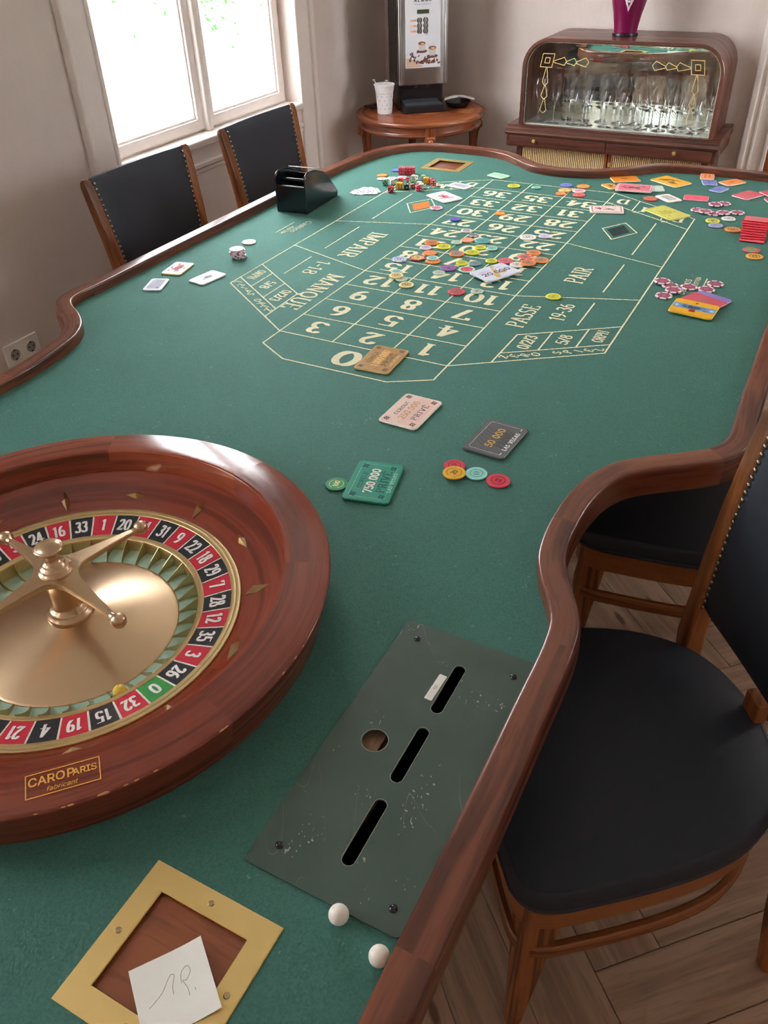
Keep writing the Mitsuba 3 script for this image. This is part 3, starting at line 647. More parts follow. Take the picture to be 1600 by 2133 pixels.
# ------------------------------------------------------------------ the wheel
wheel = thing('roulette', 'large mahogany roulette wheel with brass turret sunk in the table', 'roulette wheel')
CX, CY = WC; C3 = (CX, CY, Z0)
for i in range(8):
    a0 = 30.5 + 45 * i
    RIM = [(.366, -.03), (.366, .0004), (.381, .0004), (.3965, .064), (.3965, .0655), (.3958, .0672), (.393, .069), (.37, .0725), (.345, .0745), (.332, .0745), (.3292, .0738), (.328, .072), (.3265, .058), (.3255, .034)]
    part(wheel, 'rim_section', revolve(RIM, 14, a0, a0 + 45, C3, uo=float(RN.random() * 9), lim=60), 'mat_wheel_wood')
bowl = [(.330, .036), (.3255, .0335), (.312, .0275), (.29, .0165), (.27, .0065), (.2555, -.0005), (.254, -.004)]
part(wheel, 'bowl', revolve(bowl, 120, 0, 360, C3, lim=60), 'mat_wheel_wood')
part(wheel, 'outer_ring', revolve([(.2560, -.004), (.2555, .0012), (.2540, .0022), (.2490, .0014), (.2480, .0004), (.2470, .0014), (.2410, .0004), (.2400, -.0012), (.2395, -.004)], 120, 0, 360, C3, lim=60), 'mat_brass_ring')
part(wheel, 'inner_ring', revolve([(.1975, -.013), (.1970, -.0095), (.1955, -.0085), (.1885, -.0105), (.1870, -.0125), (.1865, -.042)], 120, 0, 360, C3, lim=50), 'mat_brass_ring')
ORDER = [0, 32, 15, 19, 4, 21, 2, 25, 17, 34, 6, 27, 13, 36, 11, 30, 8, 23, 10, 5, 24, 16, 33, 1, 20, 14, 31, 9, 22, 18, 29, 7, 28, 12, 35, 3, 26]
REDS = {1, 3, 5, 7, 9, 12, 14, 16, 18, 19, 21, 23, 25, 27, 30, 32, 34, 36}
A0, dA = -15.3, 360 / 37
ri, ro, zi, zo = .1965, .2402, -.0095, -.0012
def tile(a, gap):
    t = np.radians(np.linspace(a - dA / 2 + gap, a + dA / 2 - gap, 7)); 
    o = np.stack([ro * np.cos(t), ro * np.sin(t), np.full(7, zo)], 1); n_ = np.stack([ri * np.cos(t), ri * np.sin(t), np.full(7, zi)], 1)
    top = np.vstack([o, n_[::-1]]) ; return loft([top - (0, 0, .004), top], cap=True)
part(wheel, 'divider_ring', revolve([(ro, zo - .0005), (ri, zi - .0005)], 148, 0, 360, C3), 'mat_satin', col=None) if False else None
dv = trim_of(revolve([(ro + .001, zo - .0006), (ri - .001, zi - .0006)], 148, 0, 360, (0, 0, 0)))
part(wheel, 'divider_ring', moved(dv, M4(C3)), 'mat_satin', col=(226, 220, 212))
sl_t = math.degrees(math.atan2(zo - zi, ro - ri))
for i, n in enumerate(ORDER):
    a = A0 - i * dA
    col = (58, 150, 76) if n == 0 else (196, 48, 66) if n in REDS else (40, 45, 52)
    k = part(wheel, 'number_tile', moved(tile(a, .40), M4(C3)), 'mat_plastic', ang=0, col=col)
    g = text(str(n), .0258, .155, .065, .54 if n > 9 else .6, .10, .0 if n > 9 else .3)
    m = sheet(g, 0.0); rr = (ri + ro) / 2 + .0005
    Mx = M4(C3) @ M4(rz=a) @ M4((rr, 0, (zi + zo) / 2 + .0007)) @ M4(ry=-sl_t) @ M4(rz=-90)
    part(k, 'numeral', moved(m, Mx), 'mat_satin', ang=0, col=(224, 222, 220))
ZF = -.034
part(wheel, 'pocket_floor', moved(trim_of(revolve([(.188, ZF), (.148, ZF - .001)], 111, 0, 360, (0, 0, 0))), M4(C3)), 'mat_satin', col=(150, 182, 166), label='pale green pocket floor')
for i in range(37):
    a = math.radians(A0 - i * dA + dA / 2)
    prof = []
    for u in np.linspace(0, 1, 6):
        r = .1865 - .032 * u; z = ZF + .021 * (1 - u) ** 1.5 + .003
        th = .0011
        off = .10 * math.sin(u * math.pi) * .03 / .17
        ca, sa = math.cos(a + off), math.sin(a + off)
        ctr = np.array([r * ca, r * sa, 0]); tdir = np.array([-sa, ca, 0])
        prof.append(np.array([ctr - tdir * th + (0, 0, ZF - .002), ctr + tdir * th + (0, 0, ZF - .002), ctr + tdir * th * .4 + (0, 0, z), ctr - tdir * th * .4 + (0, 0, z)]))
    part(wheel, 'fret', moved(loft(prof), M4(C3)), 'mat_brass_old', ang=30)
cone = [(.1545, -.040), (.1545, -.0345), (.1535, -.0335), (.1500, -.0325), (.10, -.0195), (.05, -.0065), (.034, -.0015), (.030, .0)]
part(wheel, 'cone', revolve(cone, 128, 0, 360, C3, lim=50), 'mat_brass_satin', label='brushed brass cone')
tur = [(.0345, -.003), (.0345, .003), (.0335, .006), (.0300, .008), (.0290, .012), (.0270, .0145), (.0225, .0175), (.0212, .022), (.0210, .050), (.0225, .062), (.0262, .070)]
part(wheel, 'turret', revolve(tur, 56, 0, 360, C3, lim=60), 'mat_brass_satin')
fin = [(.0242, .081), (.0250, .0845), (.0244, .0872), (.0216, .0885), (.0212, .091), (.0200, .0935), (.0168, .0945), (.0160, .0975), (.0145, .0998), (.0118, .102), (.0103, .106), (.0098, .111), (.0108, .116), (.0140, .1195), (.0190, .1215), (.0205, .1235), (.0207, .1255), (.0190, .1275), (.0172, .1272), (.0165, .1255), (.0120, .1235), (.006, .1228), (.0005, .1226)]
part(wheel, 'finial', revolve(fin, 56, 0, 360, C3, lim=75), 'mat_brass_satin')
arms = [Point(0, 0).buffer(.0295, 24)]
for q in range(4):
    arms.append(affinity.rotate(Polygon([(0, -.022), (.045, -.0135), (.09, -.0078), (.139, -.0040), (.139, .0040), (.09, .0078), (.045, .0135), (0, .022)]), 90 * q, origin=(0, 0)))
arms = unary_union(arms).buffer(.032, 12).buffer(-.032, 12)
lay = []
for ins, z0, z1 in ((.0012, .0, .0005), (.0004, .0005, .0014), (0, .0014, .0070), (.0004, .0070, .0078), (.0012, .0078, .0084)):
    lay.append(extrude(arms.buffer(-ins), z1 - z0, z0))
sp = cat([l.subdivide_to_size(.012) for l in lay])
r = np.hypot(sp.vertices[:, 0], sp.vertices[:, 1])
sp.vertices[:, 2] = (sp.vertices[:, 2] - .0042) * (1.25 - .5 * np.clip(r / .14, 0, 1)) + .0042 + .0755 - .0095 * np.clip((r - .03) / .11, 0, 1)
SA = 78.0
part(wheel, 'spider', moved(sp, M4(C3, rz=SA)), 'mat_brass_satin', ang=25, label='four armed brass handle')
for q in range(4):
    b = cat([sphere(.0112, 3, (.146, 0, .0702)), cyl((.130, 0, .0705), (.140, 0, .0702), .0052, 14, .0062)])
    part(wheel, 'ball_knob', moved(b, M4(C3, rz=SA + 90 * q)), 'mat_brass_satin')
slope = math.degrees(math.atan2(.0335 + .0005, .3255 - .2555))
for q in range(14):
    a = 7.5 + q * 360 / 14; rad = q % 2 == 1
    Lh, Wh, Hh = .0215, .0070, .0095
    v = np.array([[Lh, 0, 0], [0, Wh, 0], [-Lh, 0, 0], [0, -Wh, 0], [0, 0, Hh], [0, 0, -.003]])
    m = trimesh.convex.convex_hull(v)
    r0 = .2805; zb = np.interp(r0, [p[0] for p in bowl[::-1]], [p[1] for p in bowl[::-1]])
    part(wheel, 'deflector', moved(m, M4(C3, rz=a) @ M4((r0, 0, zb + .0008), ry=-slope + 2) @ M4(rz=0 if rad else 90)), 'mat_brass_old', ang=0, label='brass diamond deflector')
# maker's plaque painted on the rim
a = math.degrees(math.atan2(-1.202 - CY, .512 - CX)); rr = .3625
Mr = M4(C3, rz=a) @ M4((rr, 0, .0733), ry=4.0) @ M4(rz=90)
ol = sbox(-.0405, -.0155, .0405, .0155)
part(wheel, 'maker_mark', moved(sheet(ol.difference(ol.buffer(-.0013, join_style='mitre')), .0006), Mr), 'mat_paper', ang=0, col=(226, 168, 84), label='gold painted maker name in a frame')
w1, w2, w3 = inter('CARO', .0105, True), inter('P', .0105, True), inter('ARIS', .0082, True)
part(wheel, 'maker_lettering', moved(cat([moved(w1, M4((-.0175, .0045, .0006))), moved(w2, M4((.0085, .0045, .0006))), moved(w3, M4((.0235, .0038, .0006))), moved(inter('fabricant', .0058, False, .3), M4((-.001, -.0085, .0006)))]), Mr), 'mat_paper', ang=0, col=(226, 168, 84))
# chipped edge of the rim showing bare wood
rc = np.random.default_rng(8)
ch = []
for q in range(16):
    a = math.radians(-62 + 75 * rc.random()); s = .0015 + .002 * rc.random()
    m = trimesh.creation.icosphere(subdivisions=1, radius=1); m.apply_scale((s * .5, s * 1.6, s * .5)); m.apply_transform(M4((.3955 * math.cos(a), .3955 * math.sin(a), .0665), rz=math.degrees(a)))
    ch.append(m)
part(wheel, 'chipped_edge', moved(cat(ch), M4(C3)), 'mat_satin', col=(206, 150, 104), label='chips of bare wood on the rim edge', kind='stuff')
pa = math.radians(A0 - dA)
obj('roulette_ball', 'yellow roulette ball resting in a pocket of the wheel', 'ball', sphere(.0098, 3, (CX + .172 * math.cos(pa), CY + .172 * math.sin(pa), Z0 + ZF + .0102)), 'mat_plastic', ang=60, col=(226, 196, 74))
obj('ivory_ball', 'ivory white ball at the corner of the slotted plate', 'ball', sphere(.0108, 3, (.8575, -1.1815, Z0 + .0110)), 'mat_ball', ang=60)
obj('ivory_ball', 'ivory white ball resting against the wooden rail', 'ball', sphere(.0108, 3, (.9142, -1.199, Z0 + .0110)), 'mat_ball', ang=60)

# ------------------------------------------------------------------ chairs
OUT = [(.0, -.032), (.06, -.026), (.12, -.008), (.165, .02), (.200, .062), (.226, .11), (.246, .18), (.260, .27), (.268, .36), (.270, .405), (.262, .440), (.238, .460), (.19, .466), (.10, .468), (0, .469)]
seat_out = resample(catmull(OUT + [(-x, y) for x, y in OUT[::-1][1:-1]]), .012)
SP = Polygon(seat_out)
if not SP.exterior.is_ccw: seat_out = seat_out[::-1]; SP = Polygon(seat_out)
_t = np.roll(seat_out, -1, 0) - np.roll(seat_out, 1, 0); _t /= np.linalg.norm(_t, axis=1, keepdims=True)
_n = np.stack([_t[:, 1], -_t[:, 0]], 1)
def band(o0, o1, z0, z1, r=.003):
    """a closed wooden hoop following the seat"""
    pr = [(o0, z0 + r), (o0, z1 - r), (o0 + r, z1), (o1 - r, z1), (o1, z1 - r), (o1, z0 + r), (o1 - r, z0), (o0 + r, z0), (o0, z0 + r)]
    ids = np.r_[np.arange(len(seat_out)), 0]; out = []
    s0 = np.arange(len(ids)) * .012
    pr = np.array(pr); L = np.r_[0, np.cumsum(np.linalg.norm(np.diff(pr, axis=0), axis=1))]
    for a in range(len(pr) - 1):
        run = pr[a:a + 2]
        xy = seat_out[ids][:, None] + _n[ids][:, None] * run[None, :, :1]
        V = np.concatenate([xy, np.broadcast_to(run[None, :, 1:], xy.shape[:2] + (1,))], 2)
        out.append(grid(V, np.stack([np.broadcast_to(s0[:, None], V.shape[:2]), np.broadcast_to(L[None, a:a + 2], V.shape[:2])], 2)))
    q = join_uv(out); q.f = q.f[:, ::-1]; return q
def seat_pad():
    c = np.array([0, .22]); V, U = [], []
    rows = [(0, .412), (0.0035, .418), (.004, .432), (.003, .444), (0.0, .4525), (-.004, .4565), (-.0065, .4572), (-.0085, .4562), (-.012, .4578)]
    for o, z in rows: V.append(np.c_[seat_out + _n * o, np.full(len(seat_out), z)])
    base = seat_out - _n * .012
    for s in (.9, .75, .55, .35, .15, .0):
        V.append(np.c_[c + (base - c) * s, np.full(len(base), .4578 + .016 * (1 - s ** 2))])
    V = np.array(V); V = np.concatenate([V, V[:, :1]], 1).transpose(1, 0, 2)
    q = grid(V, V[..., :2].copy()); q.f = q.f[:, ::-1]; return q
def back_x(z): return np.interp(z, [0, .45, .93], [.226, .208, .243])
def back_y(z): return np.interp(z, [0, .2, .45, .7, .93], [-.052, -.025, -.004, -.028, -.068])
def stile(sx):
    L = []
    for z in (0, .08, .2, .32, .45, .52, .62, .74, .86, .91, .925, .932):
        w = np.interp(z, [0, .45, .93], [.030, .042, .040]); d = np.interp(z, [0, .45, .93], [.030, .046, .026])
        if z > .9: w *= (.97, .8, .45)[(.91, .925, .932).index(z)]; d *= (.95, .75, .4)[(.91, .925, .932).index(z)]
        L.append(np.c_[rrect(w, d, min(w, d) * .28, 4) + (sx * back_x(z), back_y(z)), np.full(16, z)])
    return loft(L)
def front_leg(sx):
    L = []
    for z, s in ((0, .027), (.02, .029), (.2, .047), (.36, .066), (.412, .070)):
        L.append(np.c_[rrect(s, s, .006, 4) + (sx * (.2245 + .024 * (1 - z / .4)), .414 + .026 * (1 - z / .4)), np.full(16, z)])
    return loft(L)
def back_panel():
    V, U = [], []
    zs = np.linspace(.525, .930, 18); nx = 13
    t = np.linspace(-1, 1, nx)
    def surf(side):
        G = []
        for z in zs:
            w = back_x(z) - .016
            x = t * w; e = np.clip((1 - np.abs(t)) / .10, 0, 1); ez = np.clip(min((z - .525) / .02, (.930 - z) / .012), 0, 1)
            bul = (.008 + .012 * np.sqrt(e)) * np.sqrt(ez * .92 + .08)
            G.append(np.stack([x, back_y(z) - .016 * (1 - t ** 2) + side * bul, np.full(nx, z) - .012 * (1 - t ** 2) * (z < .54)], 1))
        return np.array(G)
    F, B = surf(1), surf(-1)
    f = grid(F, np.stack([F[..., 0], F[..., 2]], 2)); b = grid(B, np.stack([B[..., 0], B[..., 2]], 2)); f.f = f.f[:, ::-1]
    out = [f, b]
    for A, C, fl in ((F[0], B[0], 0), (F[-1], B[-1], 1), (F[:, 0], B[:, 0], 1), (F[:, -1], B[:, -1], 0)):
        V = np.stack([A, C], 1); q = grid(V, np.stack([V[..., 0], V[..., 2]], 2))
        if not fl: q.f = q.f[:, ::-1]
        out.append(q)
    return join_uv(out)
nail = trimesh.creation.icosphere(subdivisions=1, radius=1.0); nail.apply_scale((.0049, .0040, .0049))
CH = dict(seat=shape(seat_pad(), 'mat_leather'), seat_rail=shape(band(-.016, -.002, .352, .414), 'mat_chair_wood'), stretcher=shape(band(-.018, -.004, .252, .284), 'mat_chair_wood'),
          backrest=shape(back_panel(), 'mat_leather'), bl=shape(stile(-1), 'mat_chair_wood', axis=2), br=shape(stile(1), 'mat_chair_wood', axis=2), fl=shape(front_leg(-1), 'mat_chair_wood', axis=2), fr=shape(front_leg(1), 'mat_chair_wood', axis=2),
          trim=shape(band(-.004, .0055, .411, .4225), 'mat_leather'), block=shape(rbox(-.022, .022, -.034, -.012, .36, .50, .004), 'mat_chair_wood', axis=2), nail=shape(nail, 'mat_nail', 60))
def chair(label, x, y, rz, nails):
    k = thing('dining_chair', label, 'chair', None)
    Mc = M4((x, y, 0), rz=rz); tw = T(Mc.tolist())
    for nm, src in (('seat', 'seat'), ('seat_rail', 'seat_rail'), ('edge_trim', 'trim'), ('stretcher', 'stretcher'), ('backrest', 'backrest'), ('back_post', 'bl'), ('back_post', 'br'), ('leg', 'fl'), ('leg', 'fr'), ('support_block', 'block')):
        scene[key_of(f'{k}__{nm}')] = {**CH[src], 'to_world': tw}
    for sx in (-1, 1):
        for z in np.linspace(.535, .915, nails):
            for side in ((1,) if y > .4 else (1,)):
                px, py = sx * (back_x(z) - .0235), back_y(z) - .0158 * (1 - .92 ** 2) + .0135
                scene[key_of(f'{k}__nail')] = {**CH['nail'], 'to_world': T((Mc @ M4((px, py, z), rx=-12)).tolist())}
    # black gimp and pins under the seat edge
    return k
chair('black upholstered wooden chair nearest the camera, beside the slotted plate', 1.21, -.43, 124.8, 27)
chair('black upholstered wooden chair mostly hidden behind the curved table rail on the right', 1.245, .245, 93, 27)
chair('black upholstered wooden chair under the window, nearer the wall socket', -.90, .63, -90, 24)
chair('black upholstered wooden chair under the window, behind the card shoe', -.92, 1.36, -90, 24)

# ------------------------------------------------------------------ bar cabinet with glasses
FY, BY = 2.635, 2.985
cab = thing('bar_cabinet', 'dark wooden bar cabinet with rounded glazed top and fluted doors', 'cabinet')
cx0, cx1, cz0, cz1, cr = -.347, .570, .692, 1.066, .125
def roundtop(i, n=14):
    a = [(cx0 + i, cz0), (cx0 + i, cz1 - cr)] + [(cx0 + cr + (cr - i) * math.cos(t), cz1 - cr + (cr - i) * math.sin(t)) for t in np.linspace(math.pi, math.pi / 2, n)][1:]
    b = [(cx1 - cr + (cr - i) * math.cos(t), cz1 - cr + (cr - i) * math.sin(t)) for t in np.linspace(math.pi / 2, 0, n)] + [(cx1 - i, cz0)]
    return np.array(a + b)
def shell(i0, i1, y0, y1):
    o, n = roundtop(i0), roundtop(i1)
    s0 = np.r_[0, np.cumsum(np.linalg.norm(np.diff(o, axis=0), axis=1))]; qs = []
    bv = .003
    secs = [(o, y0 + bv), (o, y1), (n, y1), (n, y0 + bv)]
    ob, nb = roundtop(i0 + bv), roundtop(i1 - bv)
    ring = [(o, y1), (o, y0 + bv), (ob, y0), (nb, y0), (n, y0 + bv), (n, y1), (o, y1)]
    for (p, ya), (q, yb) in zip(ring[:-1], ring[1:]):
        V = np.stack([np.c_[p[:, 0], np.full(len(p), ya), p[:, 1]], np.c_[q[:, 0], np.full(len(q), yb), q[:, 1]]], 1)
        w = max(abs(ya - yb), .02)
        qs.append(grid(V, np.stack([np.broadcast_to(s0[:, None], V.shape[:2]), V[..., 1] + V[..., 2] * .01], 2)))
    return join_uv(qs)
part(cab, 'hood', shell(0, .016, FY, BY), 'mat_cabinet_wood', label='rounded wooden hood')
part(cab, 'inner_lining', shell(.0165, .019, FY + .035, BY - .02), 'mat_cabinet_wood')
bp = Polygon(roundtop(.016))
part(cab, 'back_mirror', moved(extrude(bp, .004), M4((0, BY - .016, 0), rx=90)), 'mat_mirror', ang=0, label='mirrored back')
part(cab, 'mirror_floor', bx(cx0 + .02, cx1 - .02, FY + .03, BY - .02, cz0 + .0, cz0 + .004), 'mat_mirror_floor', ang=0, label='mirrored floor')
for i in range(34):
    x0 = .10 + i * .0145
    g = Polygon([(x0, FY + .035), (x0 + .0035, FY + .035), (x0 + .12, BY - .03), (x0 + .1165, BY - .03)]).intersection(sbox(cx0 + .022, FY + .03, cx1 - .022, BY - .02))
    if g.area > 1e-6: part(cab, 'mirror_strip_seam', sheet(g, cz0 + .0042), 'mat_satin', ang=0, col=(70, 74, 70))
prof = [(-.395, .628), (-.395, .655)]
# shelf with a moulded front
def shelf():
    P = [(FY - .045, .655), (FY - .052, .664), (FY - .046, .673), (FY - .035, .677), (FY - .030, .684), (FY - .012, .688), (FY - .006, .692), (BY, .692), (BY, .655), (FY - .045, .655)]
    g = Polygon(P); m = extrude(g, 1.0); v = m.vertices.copy()
    m.vertices = np.c_[-.398 + v[:, 2] * (.612 + .398), v[:, 0], v[:, 1]]; m.fix_normals(); return m
part(cab, 'shelf', shelf(), 'mat_cabinet_wood', axis=0, ang=40)
part(cab, 'drawer_case', cat([rbox(-.392, .606, FY - .036, BY, .598, .656, .006)]), 'mat_cabinet_wood', axis=0)
for x0, x1, kx in ((-.375, .105, -.245), (.110, .59, .425)):
    k = part(cab, 'drawer', rbox(x0, x1, FY - .040, FY - .01, .606, .650, .003), 'mat_cabinet_wood', axis=0)
    part(k, 'knob', moved(lathe([(.0, -.001), (.004, 0), (.004, .006), (.0085, .010), (.0095, .014), (.008, .018), (.0, .0195)], 20), M4((kx, FY - .040, .633), rx=90)), 'mat_brass_polished', label='small round metal knob')
part(cab, 'carcass', cat([rbox(-.348, -.322, FY, BY, .06, .60, .003), rbox(.548, .574, FY, BY, .06, .60, .003), bx(-.33, .56, FY + .03, BY, .06, .60), bx(-.348, .574, FY, BY, .06, .085)]), 'mat_cabinet_wood', axis=2)
for x0, x1 in ((-.320, .108), (.118, .546)):
    k = part(cab, 'door', cat([bx(x0, x1, FY + .008, FY + .03, .09, .595)]), 'mat_satin', ang=0, col=(128, 94, 58))
    n = 46; p = (x1 - x0) / n
    for i in range(n):
        x = x0 + (i + .5) * p
        L = loft([np.c_[x + .5 * p * .62 * np.cos(np.linspace(math.pi, 2 * math.pi, 6)), FY + .009 + .0065 * np.sin(np.linspace(math.pi, 2 * math.pi, 6)), np.full(6, z)] for z in (.092, .593)])
        part(k, 'slat', L, 'mat_satin', ang=40, col=(240, 222, 178))
    part(k, 'stile', rbox(*( (x1 - .012, x1 + .003) if x0 < 0 else (x0 - .003, x0 + .012)), FY - .002, FY + .012, .09, .595, .002), 'mat_side_table_wood', axis=2)
part(cab, 'key_plate', moved(slab(.012, .022, .004, .002, .0005), M4((.124, FY - .002, .545), rx=90)), 'mat_brass_polished')
for x in (-.335, .56):
    for y in (FY + .02, BY - .03): part(cab, 'foot', loft([np.c_[rrect(s, s, s * .25) + (x, y), np.full(24, z)] for z, s in ((0, .022), (.03, .026), (.062, .03))]), 'mat_cabinet_wood', axis=2)
# glass front with gilt ornament
gx0, gx1 = cx0 + .018, cx1 - .018
gp = Polygon(roundtop(.0185)).intersection(sbox(cx0, cz0 + .001, cx1, cz1))
GY = FY + .022
pn = part(cab, 'glass_front', moved(sheet(gp), M4((0, GY, 0), rx=90)), 'mat_pane', ang=0, label='clear glass front with gilt ornament')
def kite(a, w, b, h):      # outline from a to b widest at fraction w
    a, b = np.array(a), np.array(b); d = b - a; n = np.array([-d[1], d[0]]) / np.linalg.norm(d); m = a + d * w
    return [tuple(a + n * h * .18), tuple(m + n * h), tuple(b), tuple(m - n * h), tuple(a - n * h * .18), tuple(a + n * h * .18)]
orn = []
def rh(x, z, s, k=.18): return [(x - s + k * -s, z - s), (x + s + k * -s, z - s), (x + s + k * s, z + s), (x - s + k * s, z + s), (x - s + k * -s, z - s)]
for sg in (1, -1):
    ox = -.2315 if sg > 0 else .11 + (.11 + .2315) - .0
    for s in (.028, .011): orn.append([(ox + sg * (px - 0), pz) for px, pz in rh(0, .972, s)])
    x = ox + sg * .031
    for l, w, h in ((.060, .84, .0165), (.048, .80, .0150), (.058, .76, .0185)):
        orn.append(kite((x, .968), w, (x + sg * l, .968 + .004), h)); x += sg * l
    z = .940
    for l, w, h in ((.075, .80, .0135), (.058, .76, .0155), (.062, .78, .0155)):
        orn.append(kite((ox - sg * .002, z), w, (ox - sg * .005, z - l), h)); z -= l
for orn_ in (orn[:len(orn) // 2], orn[len(orn) // 2:]):
    og = unary_union([line(o, .0030) for o in orn_]).intersection(gp)
    part(pn, 'gilt_ornament', moved(sheet(og), M4((0, GY - .0006, 0), rx=90)), 'mat_paper', ang=0, col=(218, 190, 128), label='gold line ornament on the glass')
part(cab, 'glass_edge', moved(extrude(gp.difference(gp.buffer(-.002)), .003), M4((0, GY + .0015, 0), rx=90)), 'mat_satin', ang=0, col=(206, 216, 208))
# stemware: two kinds
def goblet(bowl, zb):
    b = trim_of(revolve(bowl, 28, 0, 360, (0, 0, 0)))
    ft = lathe([(.0, .0), (.031, .0), (.0315, .0012), (.030, .002), (.012, .0045), (.005, .010), (.0036, .02), (.0034, zb - .012), (.0055, zb - .002), (.0, zb + .001)], 24)
    return b, ft
FB, FF = goblet([(.002, .088), (.008, .091), (.016, .102), (.022, .120), (.0245, .145), (.0240, .175), (.0215, .214)], .090)
WB, WF = goblet([(.002, .078), (.012, .082), (.026, .098), (.0345, .122), (.0365, .145), (.0345, .170), (.031, .192)], .080)
G = dict(fb=shape(FB, 'mat_glass_wall', 60), ff=shape(FF, 'mat_glass', 40), wb=shape(WB, 'mat_glass_wall', 60), wf=shape(WF, 'mat_glass', 40))
def stem(kind, x, y, label, cat_, group=None):
    k = thing('champagne_flute' if kind == 'f' else 'wine_glass', label, cat_, group); tw = T().translate([x, y, cz0 + .0048])
    scene[k + '__bowl'] = {**G[kind + 'b'], 'to_world': tw}; scene[k + '__stem'] = {**G[kind + 'f'], 'to_world': tw}
stem('w', -.272, FY + .075, 'wide clear wine glass alone at the left end inside the cabinet', 'wine glass')
rg = np.random.default_rng(4)
for row, (y, x0, n, sp_) in enumerate(((FY + .070, -.190, 9, .084), (FY + .165, -.150, 9, .082), (FY + .225, -.19, 0, .083))):
    for i in range(n):
        x = x0 + i * sp_ + rg.normal() * .004
        if x > cx1 - .05: continue
        stem('f', x, y + rg.normal() * .004, 'clear champagne flute standing among others on the mirrored cabinet floor', 'glass', 'champagne flutes in the bar cabinet')

# vase on the cabinet
vz = 1.0665
va = thing('ceramic_vase', 'purple ceramic vase with white emblem standing on the cabinet', 'vase')
VX, VY = .080, 2.80
VP = [(.050, .014), (.0515, .020), (.0545, .040), (.063, .085), (.0735, .125), (.0815, .165), (.086, .205), (.083, .245), (.070, .285), (.050, .315), (.042, .335), (.046, .36), (.043, .36), (.039, .335)]
part(va, 'body', moved(trim_of(revolve(VP, 56, 0, 360, (0, 0, 0), lim=70)), M4((VX, VY, vz))), 'mat_plastic', 60, col=(112, 14, 64))
part(va, 'foot_ring', lathe([(0, 0), (.057, 0), (.058, .004), (.057, .012), (.050, .0145), (0, .0145)], 48, (VX, VY, vz)), 'mat_plastic', col=(38, 16, 34), label='dark foot of the vase')
def on_vase(g, off, az):
    m = sheet(g); m = m.subdivide_to_size(.004); v = m.vertices
    R_ = np.interp(v[:, 1], [p[1] for p in VP[:9]], [p[0] for p in VP[:9]]) + off
    th = math.radians(az) + v[:, 0] / .08
    m.vertices = np.c_[VX + R_ * np.cos(th), VY + R_ * np.sin(th), vz + v[:, 1]]; return m
lob = unary_union([Point(0, .135).buffer(.015), Point(0, .155).buffer(.013), Polygon([(-.012, .13), (.012, .13), (0, .098)]), Point(-.009, .145).buffer(.010), Point(.009, .145).buffer(.010), Point(0, .175).buffer(.008)])
inn = unary_union([Point(0, .142).buffer(.009), Polygon([(-.006, .136), (.006, .136), (0, .118)]), Point(0, .16).buffer(.006)])
leafs = unary_union([affinity.rotate(affinity.scale(Point(0, .142).buffer(.0042), .6, 1.6), r_, origin=(0, .133)) for r_ in (-40, 0, 40)])
part(va, 'emblem', on_vase(lob.difference(inn).union(leafs), .0012, -76), 'mat_satin', ang=0, col=(226, 206, 216), label='white emblem')

# ------------------------------------------------------------------ round side table and the coffee corner
SX, SY, SR, SZ = -.89, 2.648, .333, .720
sd = thing('side_table', 'round wooden side table in the room corner', 'table')
part(sd, 'tabletop', revolve([(0.0005, SZ - .022), (SR - .006, SZ - .022), (SR - .001, SZ - .019), (SR, SZ - .012), (SR - .001, SZ - .004), (SR - .006, SZ), (0.0005, SZ)], 96, 0, 360, (SX, SY, 0), lim=60), 'mat_side_table_wood')
part(sd, 'apron', revolve([(SR - .028, SZ - .072), (SR - .022, SZ - .070), (SR - .016, SZ - .062), (SR - .022, SZ - .056), (SR - .026, SZ - .05), (SR - .026, SZ - .0215)], 96, 0, 360, (SX, SY, 0), lim=60), 'mat_side_table_wood')
for a in (-145, -55, 35, 125):
    ca, sa = math.cos(math.radians(a)), math.sin(math.radians(a)); L = []
    for z, s, rr in ((0, .026, .285), (.03, .030, .283), (.3, .032, .283), (.56, .040, .284), (.60, .046, .286), (.62, .056, .290), (.66, .058, .292), (.699, .056, .290)):
        p = rrect(s, s, s * .25, 4); p = np.c_[p[:, 0] * ca - p[:, 1] * sa, p[:, 0] * sa + p[:, 1] * ca] + (SX + ca * rr, SY + sa * rr)
        L.append(np.c_[p, np.full(16, z)])
    k = part(sd, 'leg', loft(L), 'mat_side_table_wood', axis=2)
    part(k, 'carved_scroll', moved(cat([sphere(.016, 2, (0, 0, 0)), cyl((0, -.02, .015), (0, .02, .015), .010, 12)]), M4((SX + ca * .318, SY + sa * .318, .632), rz=a)), 'mat_side_table_wood', axis=2)
part(sd, 'lower_shelf', revolve([(0.0005, .20), (.24, .20), (.245, .208), (.24, .216), (0.0005, .216)], 64, 0, 360, (SX, SY, 0), lim=60), 'mat_side_table_wood')

cm = thing('coffee_machine', 'tall black and steel coffee machine standing on the side table', 'coffee machine')
MM = M4((-.872, 2.632, SZ), rz=37.3)            # local: x along the front, y inwards, z up from the table
def cpart(name, mesh, mat, parent=None, **k): return part(parent or cm, name, moved(mesh, MM), mat, **k)
cpart('body', cat([rbox(-.118, .118, .045, .30, .004, .80, .008), rbox(-.118, .118, .0, .30, .125, .80, .010)]), 'mat_black_gloss')
def steel_front():
    L = []
    for z in (.122, .126, .79, .795):
        i = .004 if z in (.122, .795) else 0
        t = np.linspace(-1, 1, 25)
        x = t * (.122 - i); y = -.012 - .012 * (1 - np.abs(t) ** 6) + i
        f = np.c_[x, y]; b = np.c_[[.122 - i, -.122 + i], [.03, .03]]
        L.append(np.c_[np.vstack([f, b]), np.full(27, z)])
    return loft(L)
fr = cpart('steel_front', steel_front(), 'mat_steel', ang=30, label='polished steel front')
